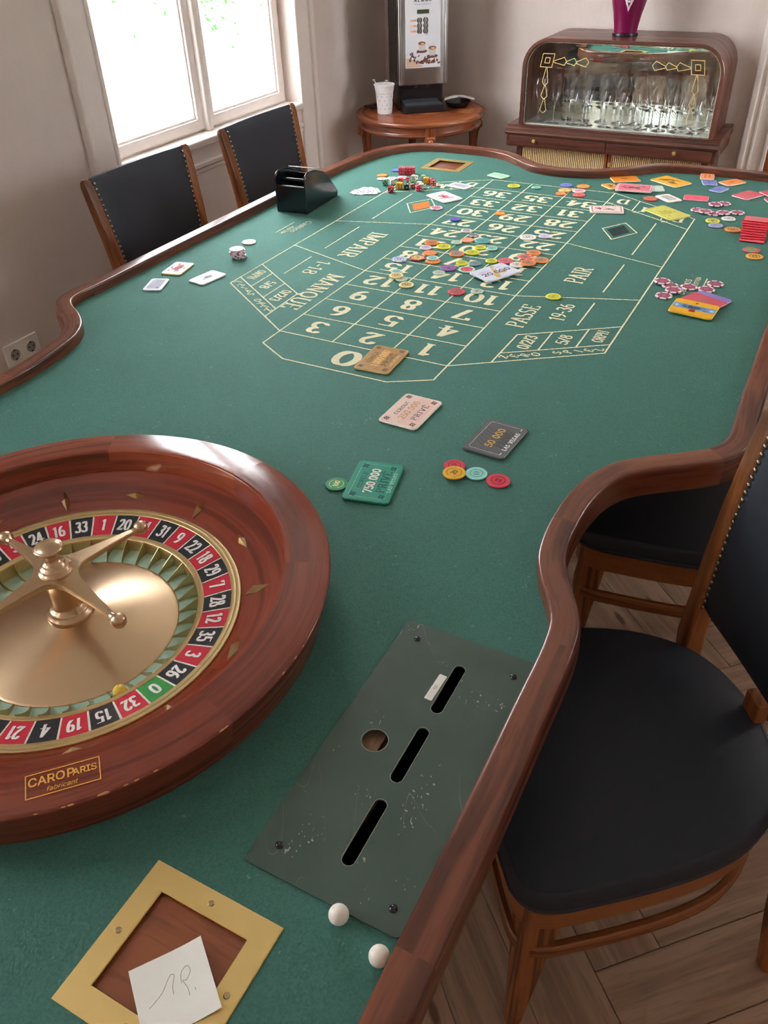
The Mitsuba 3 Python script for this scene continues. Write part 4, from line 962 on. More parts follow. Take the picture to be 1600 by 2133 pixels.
cpart('edge_strip', cat([rbox(-.124, -.108, -.034, -.012, .124, .79, .006), rbox(.110, .124, -.030, -.012, .124, .79, .006)]), 'mat_steel', parent=fr)
lp = cpart('poster_panel', moved(slab(.176, .56, .004, .004, .0008), M4((0.0, -.0225, .2 + .28), rx=90)), 'mat_paper', parent=fr, col=(212, 214, 220), label='pale printed front panel')
def flat(name, g, col, y=-.0272): cpart(name, moved(sheet(g), M4((0, y, 0), rx=90)), 'mat_paper', parent=fr, ang=0, col=col)
cpart('display', rbox(-.030, .028, -.029, -.024, .432, .449, .001), 'mat_plastic', parent=fr, col=(58, 72, 48))
rows = (.405, .382, .360)
for z in rows:
    for x in (-.018, .012):
        cpart('button', moved(lathe([(0, 0), (.0095, 0), (.009, .0025), (.0, .003)], 20), M4((x, -.0265, z), rx=90)), 'mat_steel', parent=fr)
        flat('button_ring', Point(x, z).buffer(.0125).difference(Point(x, z).buffer(.0098)).difference(sbox(x - .003, z - .02, x + .003, z + .02)), (24, 22, 22), -.0275)
    flat('button_caption', sbox(-.064, z - .005, -.034, z + .004), (228, 186, 158)); flat('button_caption', sbox(-.050, z - .002, -.034, z + .001), (150, 120, 104), -.0274)
nm = inter('A L M A R', .0135, True); nm.vertices[:, 2] = 0
cpart('maker_lettering', moved(nm, M4((-.002, -.0274, .488), rx=90)), 'mat_paper', parent=fr, ang=0, col=(52, 50, 52))
nm = inter('CAFÉ  PREMIUM', .0058); nm.vertices[:, 2] = 0
flat('subtitle_line', unary_union([sbox(-.040 + i * .009, .469, -.034 + i * .009, .4725) for i in range(9)]), (166, 162, 166))
sw = unary_union([LineString(catmull([(-.020, .510), (-.021, .522), (-.010, .531), (.0, .522), (.002, .510)], False, .003)).buffer(.0022), LineString(catmull([(.003, .541), (.001, .525), (.009, .512), (.014, .524), (.018, .548), (.016, .560)], False, .003)).buffer(.0024)])
flat('emblem', sw, (70, 66, 68))
# printed picture: two espresso cups over beans
def cup_pic(x, z, s):
    flat('printed_cup', Polygon([(x - .020 * s, z + .018 * s), (x + .020 * s, z + .018 * s), (x + .015 * s, z - .016 * s), (x - .015 * s, z - .016 * s)]), (196, 192, 190))
    flat('printed_coffee', affinity.scale(Point(x, z + .018 * s).buffer(.019 * s), 1, .42), (128, 92, 64), -.0274)
    flat('printed_coffee', affinity.scale(Point(x + .003, z + .016 * s).buffer(.011 * s), 1, .42), (206, 158, 104), -.0276)
    flat('printed_saucer', affinity.scale(Point(x, z - .018 * s).buffer(.028 * s), 1, .30), (110, 74, 62), -.0271)
cup_pic(-.006, .290, .95); cup_pic(.046, .268, 1.0)
rb = np.random.default_rng(2); beans = []
for i in range(70):
    x, z = rb.normal() * .030 + .014, .225 + abs(rb.normal()) * .012 - .006
    if rb.random() < .25: x, z = -.07 + rb.random() * .05, .225 + rb.random() * .045
    beans.append(affinity.rotate(affinity.scale(Point(x, z).buffer(.0055, 6), 1, .6), rb.random() * 180))
bg = unary_union(beans).intersection(sbox(-.086, .203, .086, .30))
flat('printed_beans', bg, (88, 58, 50), -.0273)
flat('printed_beans', unary_union([Point(p_.centroid.x, p_.centroid.y).buffer(.0022, 5) for p_ in beans[::2]]).intersection(sbox(-.086, .203, .086, .30)), (134, 84, 72), -.0275)
flat('printed_sack', Polygon([(-.086, .204), (-.086, .246), (-.06, .240), (-.03, .222), (.0, .206), (.0, .204)]), (204, 176, 156), -.0272)
cpart('niche_panel', bx(-.105, .105, .044, .0455, .01, .122), 'mat_black_gloss', ang=0)
tr = cpart('drip_tray', rbox(-.108, .108, -.062, .05, .0, .036, .005), 'mat_black_gloss', label='black drip tray')
cpart('grille_bar', cat([rbox(-.095, .095, -.052 + i * .012, -.046 + i * .012, .035, .0385, .001) for i in range(8)]), 'mat_satin', parent=tr, col=(60, 64, 70), ang=0)
cpart('tray_back', rbox(-.100, .085, .01, .05, .036, .052, .003), 'mat_satin', col=(52, 56, 62))
cpart('spout', cat([cyl((-.03, .01, .122), (-.03, .01, .105), .010, 16, .008), cyl((.03, .01, .122), (.03, .01, .105), .010, 16, .008)]), 'mat_black_gloss')

cu = thing('paper_cup', 'white paper cup with dark dots and stirrers on the side table', 'cup')
UX, UY = -1.030, 2.520
CS = np.diag([1.2, 1.2, 1.04, 1.0])
CPr = [(.0305, .0), (.0310, .002), (.0375, .098), (.0382, .100), (.0395, .104), (.0412, .118), (.0422, .122), (.0436, .124), (.0442, .127), (.0430, .129), (.0415, .127), (.0400, .118), (.0365, .096), (.0300, .004), (.0, .004)]
part(cu, 'cup_wall', moved(trim_of(revolve(CPr, 48, 0, 360, (0, 0, 0), lim=80)), M4((UX, UY, SZ)) @ CS), 'mat_paper', 50, col=(232, 232, 234))
def on_cup(g):
    m = sheet(g).subdivide_to_size(.004); v = m.vertices; R_ = 1.2 * (.0310 + .0066 * v[:, 1] / .098) + .0004; th = math.radians(-62) + v[:, 0] / .035
    m.vertices = np.c_[UX + R_ * np.cos(th), UY + R_ * np.sin(th), SZ + v[:, 1]]; return m
dots = [Point(-.042 + .021 * c + (.0105 if r_ % 2 else 0), .024 + .019 * r_).buffer(.0019 if (c + r_) % 3 else .0028, 6) for r_ in range(4) for c in range(5)]
part(cu, 'printed_dots', on_cup(unary_union(dots[::2])), 'mat_paper', ang=0, col=(96, 98, 108)); part(cu, 'printed_dots', on_cup(unary_union(dots[1::2])), 'mat_paper', ang=0, col=(150, 140, 140))
part(cu, 'printed_band', on_cup(unary_union([sbox(-.045 + i * .008, .0935, -.040 + i * .008, .0955) for i in range(12)])), 'mat_paper', ang=0, col=(150, 150, 156))
for i, (p, q) in enumerate((((.010, .0, .05), (-.048, -.012, .142)), ((.012, .008, .05), (.000, .024, .136)))):
    d = np.array(q) - np.array(p); sp_ = cat([tube([np.array(p) + (UX, UY, SZ), np.array(q) * 1.06 + (UX, UY, SZ)], [.0022, .0022], 8), moved(sphere(1, 2), M4(np.array(q) * 1.06 + (UX, UY, SZ)) @ np.diag([.010, .006, .003, 1]))])
    obj('stirring_spoon', ('white plastic spoon leaning over the left rim of the paper cup', 'white plastic spoon standing at the back of the paper cup')[i], 'spoon', sp_, 'mat_plastic', 50, col=(214, 210, 206))
cb = [(-1.10, 2.70), (-1.13, 2.66), (-1.165, 2.615), (-1.185, 2.585), (-1.170, 2.570), (-1.150, 2.595), (-1.13, 2.64), (-1.12, 2.61), (-1.14, 2.575), (-1.12, 2.56), (-1.10, 2.60)]
obj('power_cable', 'looped black power cable lying beside the paper cup', 'cable', tube(np.c_[catmull(cb, False, .008), SZ + .0055 + .006 * np.abs(np.sin(np.arange(len(catmull(cb, False, .008))) * .25))], .0045, 8), 'mat_satin', 60, col=(28, 28, 30))
dsh = thing('black_dish', 'dark shallow dish on the side table right of the coffee machine', 'dish')
part(dsh, 'bowl', lathe([(0, 0), (.035, 0), (.05, .006), (.066, .026), (.068, .030), (.064, .029), (.048, .009), (.03, .005), (0, .004)], 40, (-.735, 2.775, SZ)), 'mat_black_gloss')
fo = trimesh.creation.box(extents=(.155, .062, .0012)).subdivide().subdivide().subdivide().subdivide()
fo.vertices[:, 2] += .012 * meshkit.fbm(fo.vertices * (38, 38, 0) + 3, 3) + .012 * np.cos(fo.vertices[:, 0] * 22)
obj('foil_packet', 'crumpled silver packet lying across the dark dish', 'packet', moved(fo, M4((-.722, 2.765, SZ + .036), rz=25)), 'mat_plastic', 60, col=(206, 204, 204))

# ------------------------------------------------------------------ chips
CHIPS = []                                     # (x, y, r, z, h) already lying there
def chip_mesh(r, h, rim, spot=None, n=48, k=6, dash=.25):
    b = min(.0008, h * .25)
    prof = [(r * .74, h - .0003), (r * .75, h), (r - b, h), (r, h - b), (r, b), (r - b, 0)]
    v, f, c = [], [], []
    for i in range(n):
        t0, t1 = 2 * math.pi * i / n, 2 * math.pi * (i + 1) / n
        cc = lin(spot if spot is not None and (i * k / n) % 1 < dash else rim)
        for (ra, za), (rb_, zb) in zip(prof[:-1], prof[1:]):
            q = len(v)
            v += [(ra * math.cos(t0), ra * math.sin(t0), za), (rb_ * math.cos(t0), rb_ * math.sin(t0), zb), (rb_ * math.cos(t1), rb_ * math.sin(t1), zb), (ra * math.cos(t1), ra * math.sin(t1), za)]
            c += [cc] * 4; f += [[q, q + 1, q + 2], [q, q + 2, q + 3]]
        for rr, z, up in ((r - b, 0, 0),):
            q = len(v); v += [(0, 0, z), (rr * math.cos(t1), rr * math.sin(t1), z), (rr * math.cos(t0), rr * math.sin(t0), z)]; c += [cc] * 3; f += [[q, q + 1, q + 2]]
    return trimesh.Trimesh(v, f, process=False), np.array(c)
_cc = {}
def cached(key, fn):
    if key not in _cc: _cc[key] = fn()
    return _cc[key]
def chip(label, x, y, d, rim, mid, spot=None, dark=None, h=.0033, group=None, z=None, rz=None, tilt=(0, 0), words=None, name='gaming_chip'):
    r = d / 2
    if z is None:
        z = 0.0
        for cx, cy, r2, z2, h2 in CHIPS:
            dd = math.hypot(x - cx, y - cy)
            if dd < .86 * (r + r2): z = max(z, z2 + h2 + .0002)
            elif dd < (r + r2) + .0003 and z2 < .001:
                ux, uy = (x - cx) / dd, (y - cy) / dd; x += ux * (r + r2 + .0004 - dd); y += uy * (r + r2 + .0004 - dd)
    CHIPS.append((x, y, r, z, h))
    rz = (x * 7919 + y * 104729) % 1 * 360 if rz is None else rz
    k = thing(name, label, 'chip', group)
    tw = T((M4((x, y, Z0 + .0007 + z)) @ M4(rx=tilt[0], ry=tilt[1]) @ M4(rz=rz)).tolist())
    def body():
        m, c = chip_mesh(r, h, rim, spot); return shape(m, 'mat_plastic', 0, col=c)
    scene[k + '__rim'] = {**cached(('b', round(r, 4), h, rim, spot), body), 'to_world': tw}
    def inlay():
        return shape(lathe([(0, h - .0012), (r * .745, h - .0012), (r * .745, h - .0002), (r * .73, h - .0001), (0, h - .0001)], 36), 'mat_plastic', 0, col=mid)
    scene[k + '__inlay'] = {**cached(('i', round(r, 4), h, mid), inlay), 'to_world': tw}
    if dark is not None:
        def ring():
            g = Point(0, 0).buffer(r * .60, 16).difference(Point(0, 0).buffer(r * .52, 16)).union(Point(0, 0).buffer(r * .30, 6).difference(sbox(-r * .06, -r, r * .06, r)))
            return shape(sheet(g, h + .00005), 'mat_paper', 0, col=dark)
        if words is None: scene[k + '__print'] = {**cached(('p', round(r, 4), h, dark), ring), 'to_world': tw}
        else:
            g = unary_union([Point(0, 0).buffer(r * .66, 24).difference(Point(0, 0).buffer(r * .62, 24)).difference(sbox(-r, -r * .2, r, r * .2)), text(words, r * .5, .2, .08, .8)])
            scene[k + '__print'] = {**shape(sheet(g, h + .00005), 'mat_paper', 0, col=dark), 'to_world': T((M4((x, y, Z0 + .0007 + z)) @ M4(rz=rz)).tolist())}
    return k
LIME, ORG, TEAL, BLUE, RED, SALM, LIL, PUR, CRM, WHT, GRY = (222, 222, 66), (238, 142, 62), (124, 196, 186), (96, 122, 200), (206, 66, 76), (236, 160, 122), (206, 190, 222), (142, 96, 160), (240, 226, 168), (234, 234, 232), (120, 150, 158)
MINT, PINK, AMB, MAR, DK = (170, 214, 196), (226, 92, 116), (240, 176, 76), (172, 62, 78), (90, 84, 96)
# near group
chip('bright green chip half under the green 750.000 plaque', .459, -.507, .041, (30, 142, 92), (36, 152, 98), None, (236, 220, 150), words='100', rz=100, h=.0030)
chip('red chip partly under the yellow one near the grey plaque', .627, -.362, .040, (206, 62, 84), (212, 66, 88), None, (150, 34, 56), h=.0030)
chip('yellow chip lying on the edge of a red one near the grey plaque', .6375, -.3875, .042, (232, 180, 50), (226, 172, 46), None, (120, 84, 30), words='20', rz=80, h=.0030)
chip('pale turquoise chip between the yellow and the red chip near the grey plaque', .6735, -.3685, .0405, (150, 214, 206), (140, 208, 200), None, (84, 160, 160), h=.0030)
chip('red chip rightmost of the four below the grey plaque', .7175, -.373, .0435, (212, 66, 88), (206, 56, 80), None, (150, 34, 56), h=.0030)
# far end of the grid
chip('lime yellow chip in the end box beyond number 36', .099, 1.362, .045, LIME, (200, 200, 70), None, (120, 120, 50))
chip('small turquoise chip in the end box beyond number 35', .179, 1.373, .035, TEAL, (140, 200, 190), None, (90, 150, 140))
chip('blue chip beyond the far line of the number 35 column', .267, 1.439, .046, BLUE, (120, 140, 206), None, (70, 84, 150))
chip('amber orange chip beyond the far line of the number 34 column', .327, 1.446, .046, ORG, AMB, None, (150, 100, 40))
chip('small orange chip nearest number 34 among the far end chips', .281, 1.334, .036, ORG, SALM, None, (180, 90, 40))
chip('amber chip with pale centre overlapping the small orange chip beyond number 35', .282, 1.376, .045, AMB, (240, 214, 150), None, (150, 110, 60))
chip('coral red chip just above number 34', .343, 1.343, .044, (226, 104, 92), (222, 110, 96), None, (190, 70, 64))
chip('pink and white chip lying on the coral one beyond number 34', .329, 1.388, .046, (240, 216, 222), (226, 176, 190), None, (200, 110, 130))
chip('small orange chip on the line left of number 29', .167, 1.051, .034, ORG, AMB, None, (180, 110, 40))
chip('blue violet chip covering part of number 27', .054, .941, .036, (92, 92, 188), (104, 104, 198), None, (70, 70, 150))
chip('small white chip on the line beside number 24', .133, .852, .034, WHT, (170, 170, 168), None, (110, 110, 110))
chip('black and white speckled chip beside number 23', .1685, .8225, .035, (196, 196, 196), (150, 150, 154), (60, 60, 66), (70, 70, 74))
chip('salmon chip just below the speckled one beside number 23', .169, .774, .041, SALM, (240, 176, 138), None, (200, 116, 80))
chip('large teal chip touching number 23', .2145, .785, .047, (96, 172, 172), (84, 160, 162), None, (60, 120, 126))
chip('small pale green chip on the line between 21 and 20', .1485, .744, .034, MINT, (196, 206, 186), None, (120, 134, 116))
chip('orange chip with dark centre on number 21', .079, .711, .045, ORG, (200, 128, 84), None, (130, 90, 80))
chip('lime yellow chip on number 21 touching the orange one', .1265, .694, .045, LIME, (206, 200, 70), None, (150, 140, 60))
chip('small lilac and white chip below number 21', .081, .6655, .036, (232, 222, 232), LIL, None, (150, 130, 160))
chip('lime yellow chip at the top of number 20', .229, .730, .036, LIME, (200, 204, 70), None, (130, 130, 60))
chip('small turquoise and white chip at the top right of number 20', .264, .735, .035, MINT, TEAL, None, (100, 150, 146))
chip('large lime yellow chip in the middle of number 20', .224, .683, .043, LIME, (206, 206, 60), None, (140, 140, 50))
chip('orange chip with grey centre low on number 20', .187, .654, .046, ORG, (170, 130, 120), None, (116, 104, 120))
chip('orange chip between numbers 21 and 18', .112, .629, .042, ORG, SALM, None, (190, 104, 60))
chip('dark red and gold chip on number 18', .096, .579, .048, MAR, (226, 200, 140), (200, 110, 116), (150, 90, 60))
chip('pale blue chip with flag pattern left of the dark red chip', .052, .547, .045, (206, 216, 234), (200, 206, 226), (150, 164, 200), (96, 104, 150))
chip('orange chip under a small turquoise one between 18 and 17', .1475, .574, .045, ORG, (236, 150, 80), None, (170, 100, 50))
chip('small turquoise and white chip lying on an orange one between 18 and 17', .1405, .586, .035, (214, 232, 226), TEAL, None, (120, 160, 156))
chip('small lime yellow chip on number 17', .230, .591, .035, LIME, (196, 200, 60), None, (130, 130, 50))
chip('small grey teal chip on number 17 beside the lime one', .266, .602, .036, GRY, (110, 140, 150), None, (90, 116, 128))
chip('lime yellow chip on the line left of number 19', .301, .640, .035, LIME, (200, 204, 60), None, (130, 130, 50))
chip('pink red chip behind the white 20.000 plaque', .336, .655, .044, PINK, (214, 110, 124), None, (120, 100, 100))
chip('purple chip between numbers 17 and 14', .211, .541, .046, PUR, (150, 104, 166), None, (110, 70, 130))
chip('mint green and pink chip touching the white 20.000 plaque', .2625, .551, .047, MINT, (222, 96, 110), None, (176, 60, 80))
chip('small pale green chip on number 14', .201, .498, .034, MINT, (200, 196, 180), None, (120, 120, 104))
chip('large white chip with a grey stripe on number 22', .329, .868, .050, WHT, (226, 226, 226), None, (130, 130, 130))
chip('small lilac chip with white edge on number 25', .372, .897, .037, (226, 222, 236), LIL, None, (170, 160, 200))
chip('white chip under an orange one right of the 20.000 plaque', .378, .641, .042, WHT, (220, 216, 208), None, (150, 140, 130))
chip('red and white spotted chip on number 19', .379, .706, .044, (214, 92, 84), (206, 100, 92), (236, 200, 196), (120, 90, 90))
chip('orange chip highest on number 19', .3895, .749, .042, ORG, (214, 132, 86), None, (150, 100, 80))
chip('orange chip at the right edge of number 19', .427, .700, .047, ORG, (190, 130, 92), None, (126, 104, 96))
chip('orange chip lying on a white one below number 19', .404, .657, .046, ORG, (196, 124, 90), None, (126, 104, 104))
chip('small pale turquoise chip on number 15', .088, .459, .032, (196, 224, 220), TEAL, None, (120, 160, 156))
chip('pale green chip under a cream one between 15 and 12', .127, .414, .034, MINT, (190, 206, 190), None, (120, 140, 120))
chip('cream chip lying on a pale green one between 15 and 12', .105, .424, .040, CRM, (224, 200, 140), None, (130, 100, 70))
chip('cream chip with dark emblem on the line between 12 and 11', .157, .383, .041, CRM, (206, 190, 130), None, (84, 74, 56))
chip('red chip on the line between numbers 11 and 10', .300, .393, .046, (206, 72, 88), (200, 84, 92), (226, 120, 128), (110, 100, 84))
chip('small pale green chip above number 10', .349, .417, .034, MINT, (190, 200, 186), None, (110, 110, 104))
chip('lime yellow chip alone between the words PASSE and PAIR', .543, .464, .040, LIME, (206, 208, 60), None, (150, 150, 50))
chip('pink and white chip on the corner of the orange diamond', -.051, 1.026, .043, (238, 224, 232), (206, 130, 156), (190, 120, 150), (160, 84, 110))
chip('coral red chip beside the white striped plaque', .575, 1.389, .046, (220, 104, 84), (216, 108, 88), None, (186, 76, 64))
PWR, PWM, PWS = (236, 226, 232), (150, 62, 94), (140, 58, 88)
PK = dict(rim=PWR, mid=PWM, spot=PWS, dark=(178, 100, 128))
for lb, x, y in (('purple and white chip leftmost of the row near the yellow paper plaque', .742, 1.325), ('purple and white chip under two others in the far right row', .7945, 1.306), ('purple and white chip second from the left in the far right row', .768, 1.309),
                 ('purple and white chip right of the overlapping ones in the far right row', .822, 1.316), ('purple and white chip rightmost of the far right row', .861, 1.345), ('purple and white chip farthest of the pair behind the row', .807, 1.424), ('purple and white chip lying on the edge of another behind the row', .784, 1.394)):
    chip(lb, x, y, .044, group=None, **PK)
chip('white chip with grey centre below the far right purple row', .846, 1.272, .043, WHT, (200, 204, 200), None, (130, 140, 130))
chip('grey blue chip partly under the lime one at the far right', .821, 1.192, .044, (160, 170, 206), (150, 160, 200), None, (120, 130, 170))
chip('lime yellow chip overlapping a grey blue one at the far right', .807, 1.228, .044, LIME, (196, 190, 80), None, (90, 84, 50))
chip('orange chip touching the pile of red plaques', .874, 1.172, .048, ORG, (206, 140, 84), None, (150, 110, 60))
chip('red and green chip below the pile of red plaques', .951, 1.012, .049, (210, 70, 86), (130, 150, 110), (110, 140, 130), (150, 130, 90))
chip('amber chip with dark emblem nearest below the pile of red plaques', .966, .962, .047, AMB, (216, 170, 80), None, (84, 66, 40))
for lb, x, y in (('purple and white chip under another beside the right hand emblem print', .799, .656), ('purple and white chip nearest the grid line beside the right hand emblem print', .775, .670), ('purple and white chip between two others below the right hand emblem print', .814, .622),
                 ('purple and white chip closest to the camera of the group by the yellow plaque', .7985, .583), ('purple and white chip just right of the right hand emblem print', .845, .666), ('purple and white chip second from the right behind the yellow plaque', .887, .667), ('purple and white chip rightmost behind the yellow plaque', .903, .714)):
    chip(lb, x, y, .0435, **PK)
chip('cream chip alone near the left rail behind the small stack', -.443, .497, .044, (240, 226, 200), (236, 190, 140), None, (200, 130, 80))
rs = np.random.default_rng(21)
for i in range(7):
    last = i == 6
    chip('pale pink chip on top of the small stack near the left rail' if last else 'purple and white chip inside the small stack near the left rail', -.398 + rs.normal() * .0012 - .0006 * i, .380 + rs.normal() * .0012, .0435, z=i * .0036, h=.0034, group=None if last else 'chips in the small stack', rz=rs.random() * 360, **(PK if not last else dict(rim=(236, 220, 234), mid=(230, 200, 220), spot=(220, 190, 210), dark=(200, 160, 186))))
for lb, x, y, d, a, b in (('blue chip behind the block of red dice', -.392, 1.392, .036, (84, 110, 210), (100, 124, 216)), ('orange chip left of the dice behind the white chips', -.406, 1.310, .040, ORG, AMB), ('white chip leftmost of three behind the dice', -.385, 1.268, .036, WHT, (210, 206, 206)), ('white chip in the middle of three behind the dice', -.354, 1.288, .036, WHT, (206, 196, 200)), ('white chip rightmost of three behind the dice', -.322, 1.310, .040, WHT, (200, 196, 200))):
    chip(lb, x, y, d, a, b, None, (130, 124, 130))

# ------------------------------------------------------------------ plaques
def plaque(label, x, y, ang, L, W, col, edge=None, t=.0042, z=0.0, rx=0.0, ry=0.0, prints=(), r=.009, cat_='plaque', name='gaming_plaque', mat='mat_plastic', group=None):
    k = thing(name, label, cat_, group)
    Mp = M4((x, y, Z0 + .0007 + z)) @ M4(rx=rx, ry=ry) @ M4(rz=ang)
    e = edge or col
    part(k, 'edge', moved(slab(L, W, r, t - .0002, min(.0012, t * .3)), Mp), mat, col=e)
    part(k, 'face', moved(moved(slab(L - .004, W - .004, r * .85, .0004, .0001), M4((0, 0, t - .0003))), Mp), mat, 0, col=col)
    for i, (nm, g, c) in enumerate(prints):
        for g1 in (polys(g) if nm == 'corner_ornament' else [g]): part(k, nm, moved(sheet(g1, t + .00025 + .00008 * i), Mp), 'mat_paper', 0, col=c)
    return k
def frame(L, W, ins, w, gap=0):
    a = Polygon(rrect(L - 2 * ins, W - 2 * ins, .006)); g = a.difference(a.buffer(-w))
    return g
def corners(L, W, ins, s):
    o = []
    for sx in (-1, 1):
        for sy in (-1, 1):
            c = (sx * (L / 2 - ins), sy * (W / 2 - ins))
            o.append(affinity.rotate(unary_union([Point(c).buffer(s, 8).difference(Point(c).buffer(s * .62, 8)), LineString([(c[0] - s * 1.3, c[1]), (c[0] + s * 1.3, c[1])]).buffer(s * .16), LineString([(c[0], c[1] - s * 1.3), (c[0], c[1] + s * 1.3)]).buffer(s * .16)]), 35, origin=c))
    return unary_union(o)
def tx(s, h, y, **k): return at2(text(s, h, **k), 0, y)
LB, WB_ = .124, .087
plaque('large green plaque reading 750.000 beside the roulette wheel', .517, -.4735, 103, LB, WB_, (40, 146, 124), t=.0048, z=.0004, prints=(
    ('border_line', frame(LB, WB_, .010, .0008), (120, 196, 176)), ('corner_ornament', corners(LB, WB_, .017, .0055), (34, 92, 92)), ('lettering_dark', unary_union([tx('CERCLE', .0085, .021, T_=.15, track=.12, wid=1.2), tx('PRIVÉ', .0155, -.0175, T_=.16, track=.1, wid=1.15)]), (22, 88, 82)),
    ('numeral', tx('750.000', .0172, .0025, T_=.19, t_=.08, wid=.82, track=.12), (240, 240, 236)), ('lettering', tx('LAS VEGAS', .0075, -.0345, T_=.17, t_=.09, track=.14, wid=1.1), (170, 220, 206))))
plaque('large marbled grey plaque reading 50 000 LAS VEGAS', .662, -.244, 86, LB, WB_, (94, 99, 105), (82, 86, 91), t=.0046, prints=(
    ('border_line', frame(LB, WB_, .010, .0008).difference(sbox(-.05, -.04, .05, -.03)), (196, 198, 198)), ('marbling', unary_union([LineString(catmull([(-.03 + .01 * i, -.03), (-.025 + .012 * i, -.01), (-.034 + .011 * i, .012), (-.02 + .01 * i, .031)], False, .003)).buffer(.0016) for i in range(6)]), (88, 90, 92)), ('lettering_dark', tx('PRIVÉ', .014, -.0165, track=.1, wid=1.1), (76, 78, 80)),
    ('numeral', tx('50 000', .0160, .001, T_=.18, t_=.08, wid=.92, track=.14), (206, 164, 92)), ('lettering', unary_union([tx('LAS VEGAS', .0085, -.0322, T_=.19, t_=.1, track=.14, wid=1.1), sbox(-.052, -.033, -.044, -.0318), sbox(.044, -.033, .052, -.0318)]), (236, 238, 236))))
plaque('large pale pink plaque reading CERCLE PRIVE 250.000', .4665, -.219, 88, LB, WB_, (236, 212, 202), (244, 232, 220), t=.0044, prints=(
    ('blush_band', sbox(-.056, -.036, .056, .004), (232, 200, 190)), ('corner_ornament', corners(LB, WB_, .014, .0058), (110, 88, 90)), ('numeral', tx('250.000', .0160, .003, T_=.19, t_=.08, wid=.9, track=.12), (206, 160, 116)),
    ('lettering', unary_union([tx('CERCLE', .0085, .0215, T_=.15, t_=.08, track=.12, wid=1.3), tx('PRIVÉ', .0125, -.0195, T_=.16, t_=.07, track=.12, wid=1.35)]), (78, 62, 72))))
plaque('large gold plaque lying on the zero box of the layout', .3035, -.0375, 93, LB, WB_, (186, 150, 100), (214, 180, 124), t=.0044, prints=(
    ('speckled_field', unary_union([Point(*(rs.random(2) * (.108, .07) - (.054, .035))).buffer(.0011 + .0016 * rs.random(), 3) for _ in range(170)]), (176, 128, 72)), ('corner_ornament', corners(LB, WB_, .014, .0055), (120, 88, 76)),
    ('numeral', tx('1.000.000', .0185, .003, T_=.2, t_=.09, wid=.72), (226, 186, 112)), ('lettering', unary_union([tx('CERCLE', .009, .0225, T_=.15, t_=.08, track=.1, wid=1.3), tx('PRIVÉ', .0135, -.0165, T_=.16, t_=.07, track=.1, wid=1.3)]), (116, 88, 66)), ('lettering_pale', tx('LAS VEGAS', .007, -.0315, T_=.18, t_=.1, track=.14, wid=1.1), (236, 206, 150))))
plaque('large white plaque reading 20.000 lying among the chips', .3475, .5505, 64, .122, .084, (214, 222, 238), (232, 238, 248), t=.0052, z=.0036, ry=.6, prints=(
    ('gold_flourish', unary_union([affinity.rotate(sbox(-.007, -.042, .007, .042), -28), affinity.scale(Point(.018, -.012).buffer(.010), 1.4, .8), affinity.scale(Point(-.014, -.022).buffer(.008), 1.2, .8)]).intersection(Polygon(rrect(.114, .076, .007))), (204, 178, 112)), ('lilac_tint', unary_union([affinity.scale(Point(-.028, .012).buffer(.014), 1.6, .7), affinity.scale(Point(.02, .02).buffer(.010), 1.5, .7)]), (206, 200, 226)), ('numeral', tx('20.000', .0185, -.004, T_=.18, t_=.09, wid=1.25), (78, 76, 96))))
def emb(w, h, seed, n=14):
    r = np.random.default_rng(seed); g = [affinity.scale(Point(0, 0).buffer(.5, 8), w * .55, h * .5)]
    for _ in range(n): g.append(affinity.rotate(affinity.scale(Point(0, 0).buffer(.5, 6), w * .25, h * .16), r.random() * 60 - 30, origin=(0, 0)) if False else affinity.translate(affinity.scale(Point(0, 0).buffer(.5, 6), w * .22, h * .18), (r.random() - .5) * w, (r.random() - .5) * h))
    return unary_union(g)
def panel(L, W, i): return Polygon(rrect(L - 2 * i, W - 2 * i, .004))
# left group
plaque('cream plaque with pink picture near the left rail', -.503, .228, 101, .094, .062, (238, 222, 170), (240, 214, 140), prints=(('picture_print', emb(.062, .040, 1), (206, 120, 150)), ('border_line', frame(.094, .062, .005, .0025), (196, 196, 130)), ('picture_print', at2(emb(.022, .014, 7), .018, .006), (230, 190, 140))))
plaque('pale blue white plaque nearest the left rail corner', -.480, .106, 111, .082, .053, (216, 222, 236), (226, 234, 244), prints=(('picture_print', panel(.082, .053, .007), (198, 206, 226)), ('lettering', at2(emb(.018, .012, 2), -.026, -.012), (120, 130, 170)), ('border_line', frame(.082, .053, .005, .0006), (150, 160, 190))))
plaque('white plaque with grey crest between the left rail and the grid', -.379, .206, 81, .095, .060, (232, 234, 238), (242, 244, 246), prints=(('border_line', frame(.095, .060, .006, .0012), (200, 204, 210)), ('crest_print', emb(.042, .028, 3), (178, 182, 192)), ('crest_print', emb(.022, .016, 4), (146, 150, 164))))
# right group by the rail
plaque('violet plaque lowest of three overlapping near the right rail', .9085, .606, 158, .094, .064, (136, 116, 190), t=.0040, prints=(('border_line', frame(.098, .064, .005, .001), (170, 150, 210)),))
plaque('red plaque between a violet and a yellow one near the right rail', .898, .575, 155, .100, .066, (206, 70, 92), t=.0040, z=.0044, prints=(('crest_print', emb(.045, .028, 5), (180, 110, 110)),))
plaque('yellow plaque with a blue band leaning on two others near the right rail', .8855, .514, 174, .108, .074, (244, 182, 22), (248, 204, 60), t=.0042, z=.0060, rx=5.5, prints=(('blue_band', sbox(-.0515, -.013, .0515, .010), (120, 160, 206)), ('lettering', emb(.056, .016, 31, 22), (64, 74, 84)), ('red_emblem', unary_union([sbox(-.006, .006, .008, .020), affinity.scale(Point(0, .018).buffer(.006), 1.3, .6)]), (170, 60, 40)), ('red_emblem', Point(0, -.024).buffer(.003), (140, 70, 40)), ('blue_band', unary_union([Point(-.043, 0).buffer(.005), Point(.043, 0).buffer(.005)]), (196, 214, 236))))
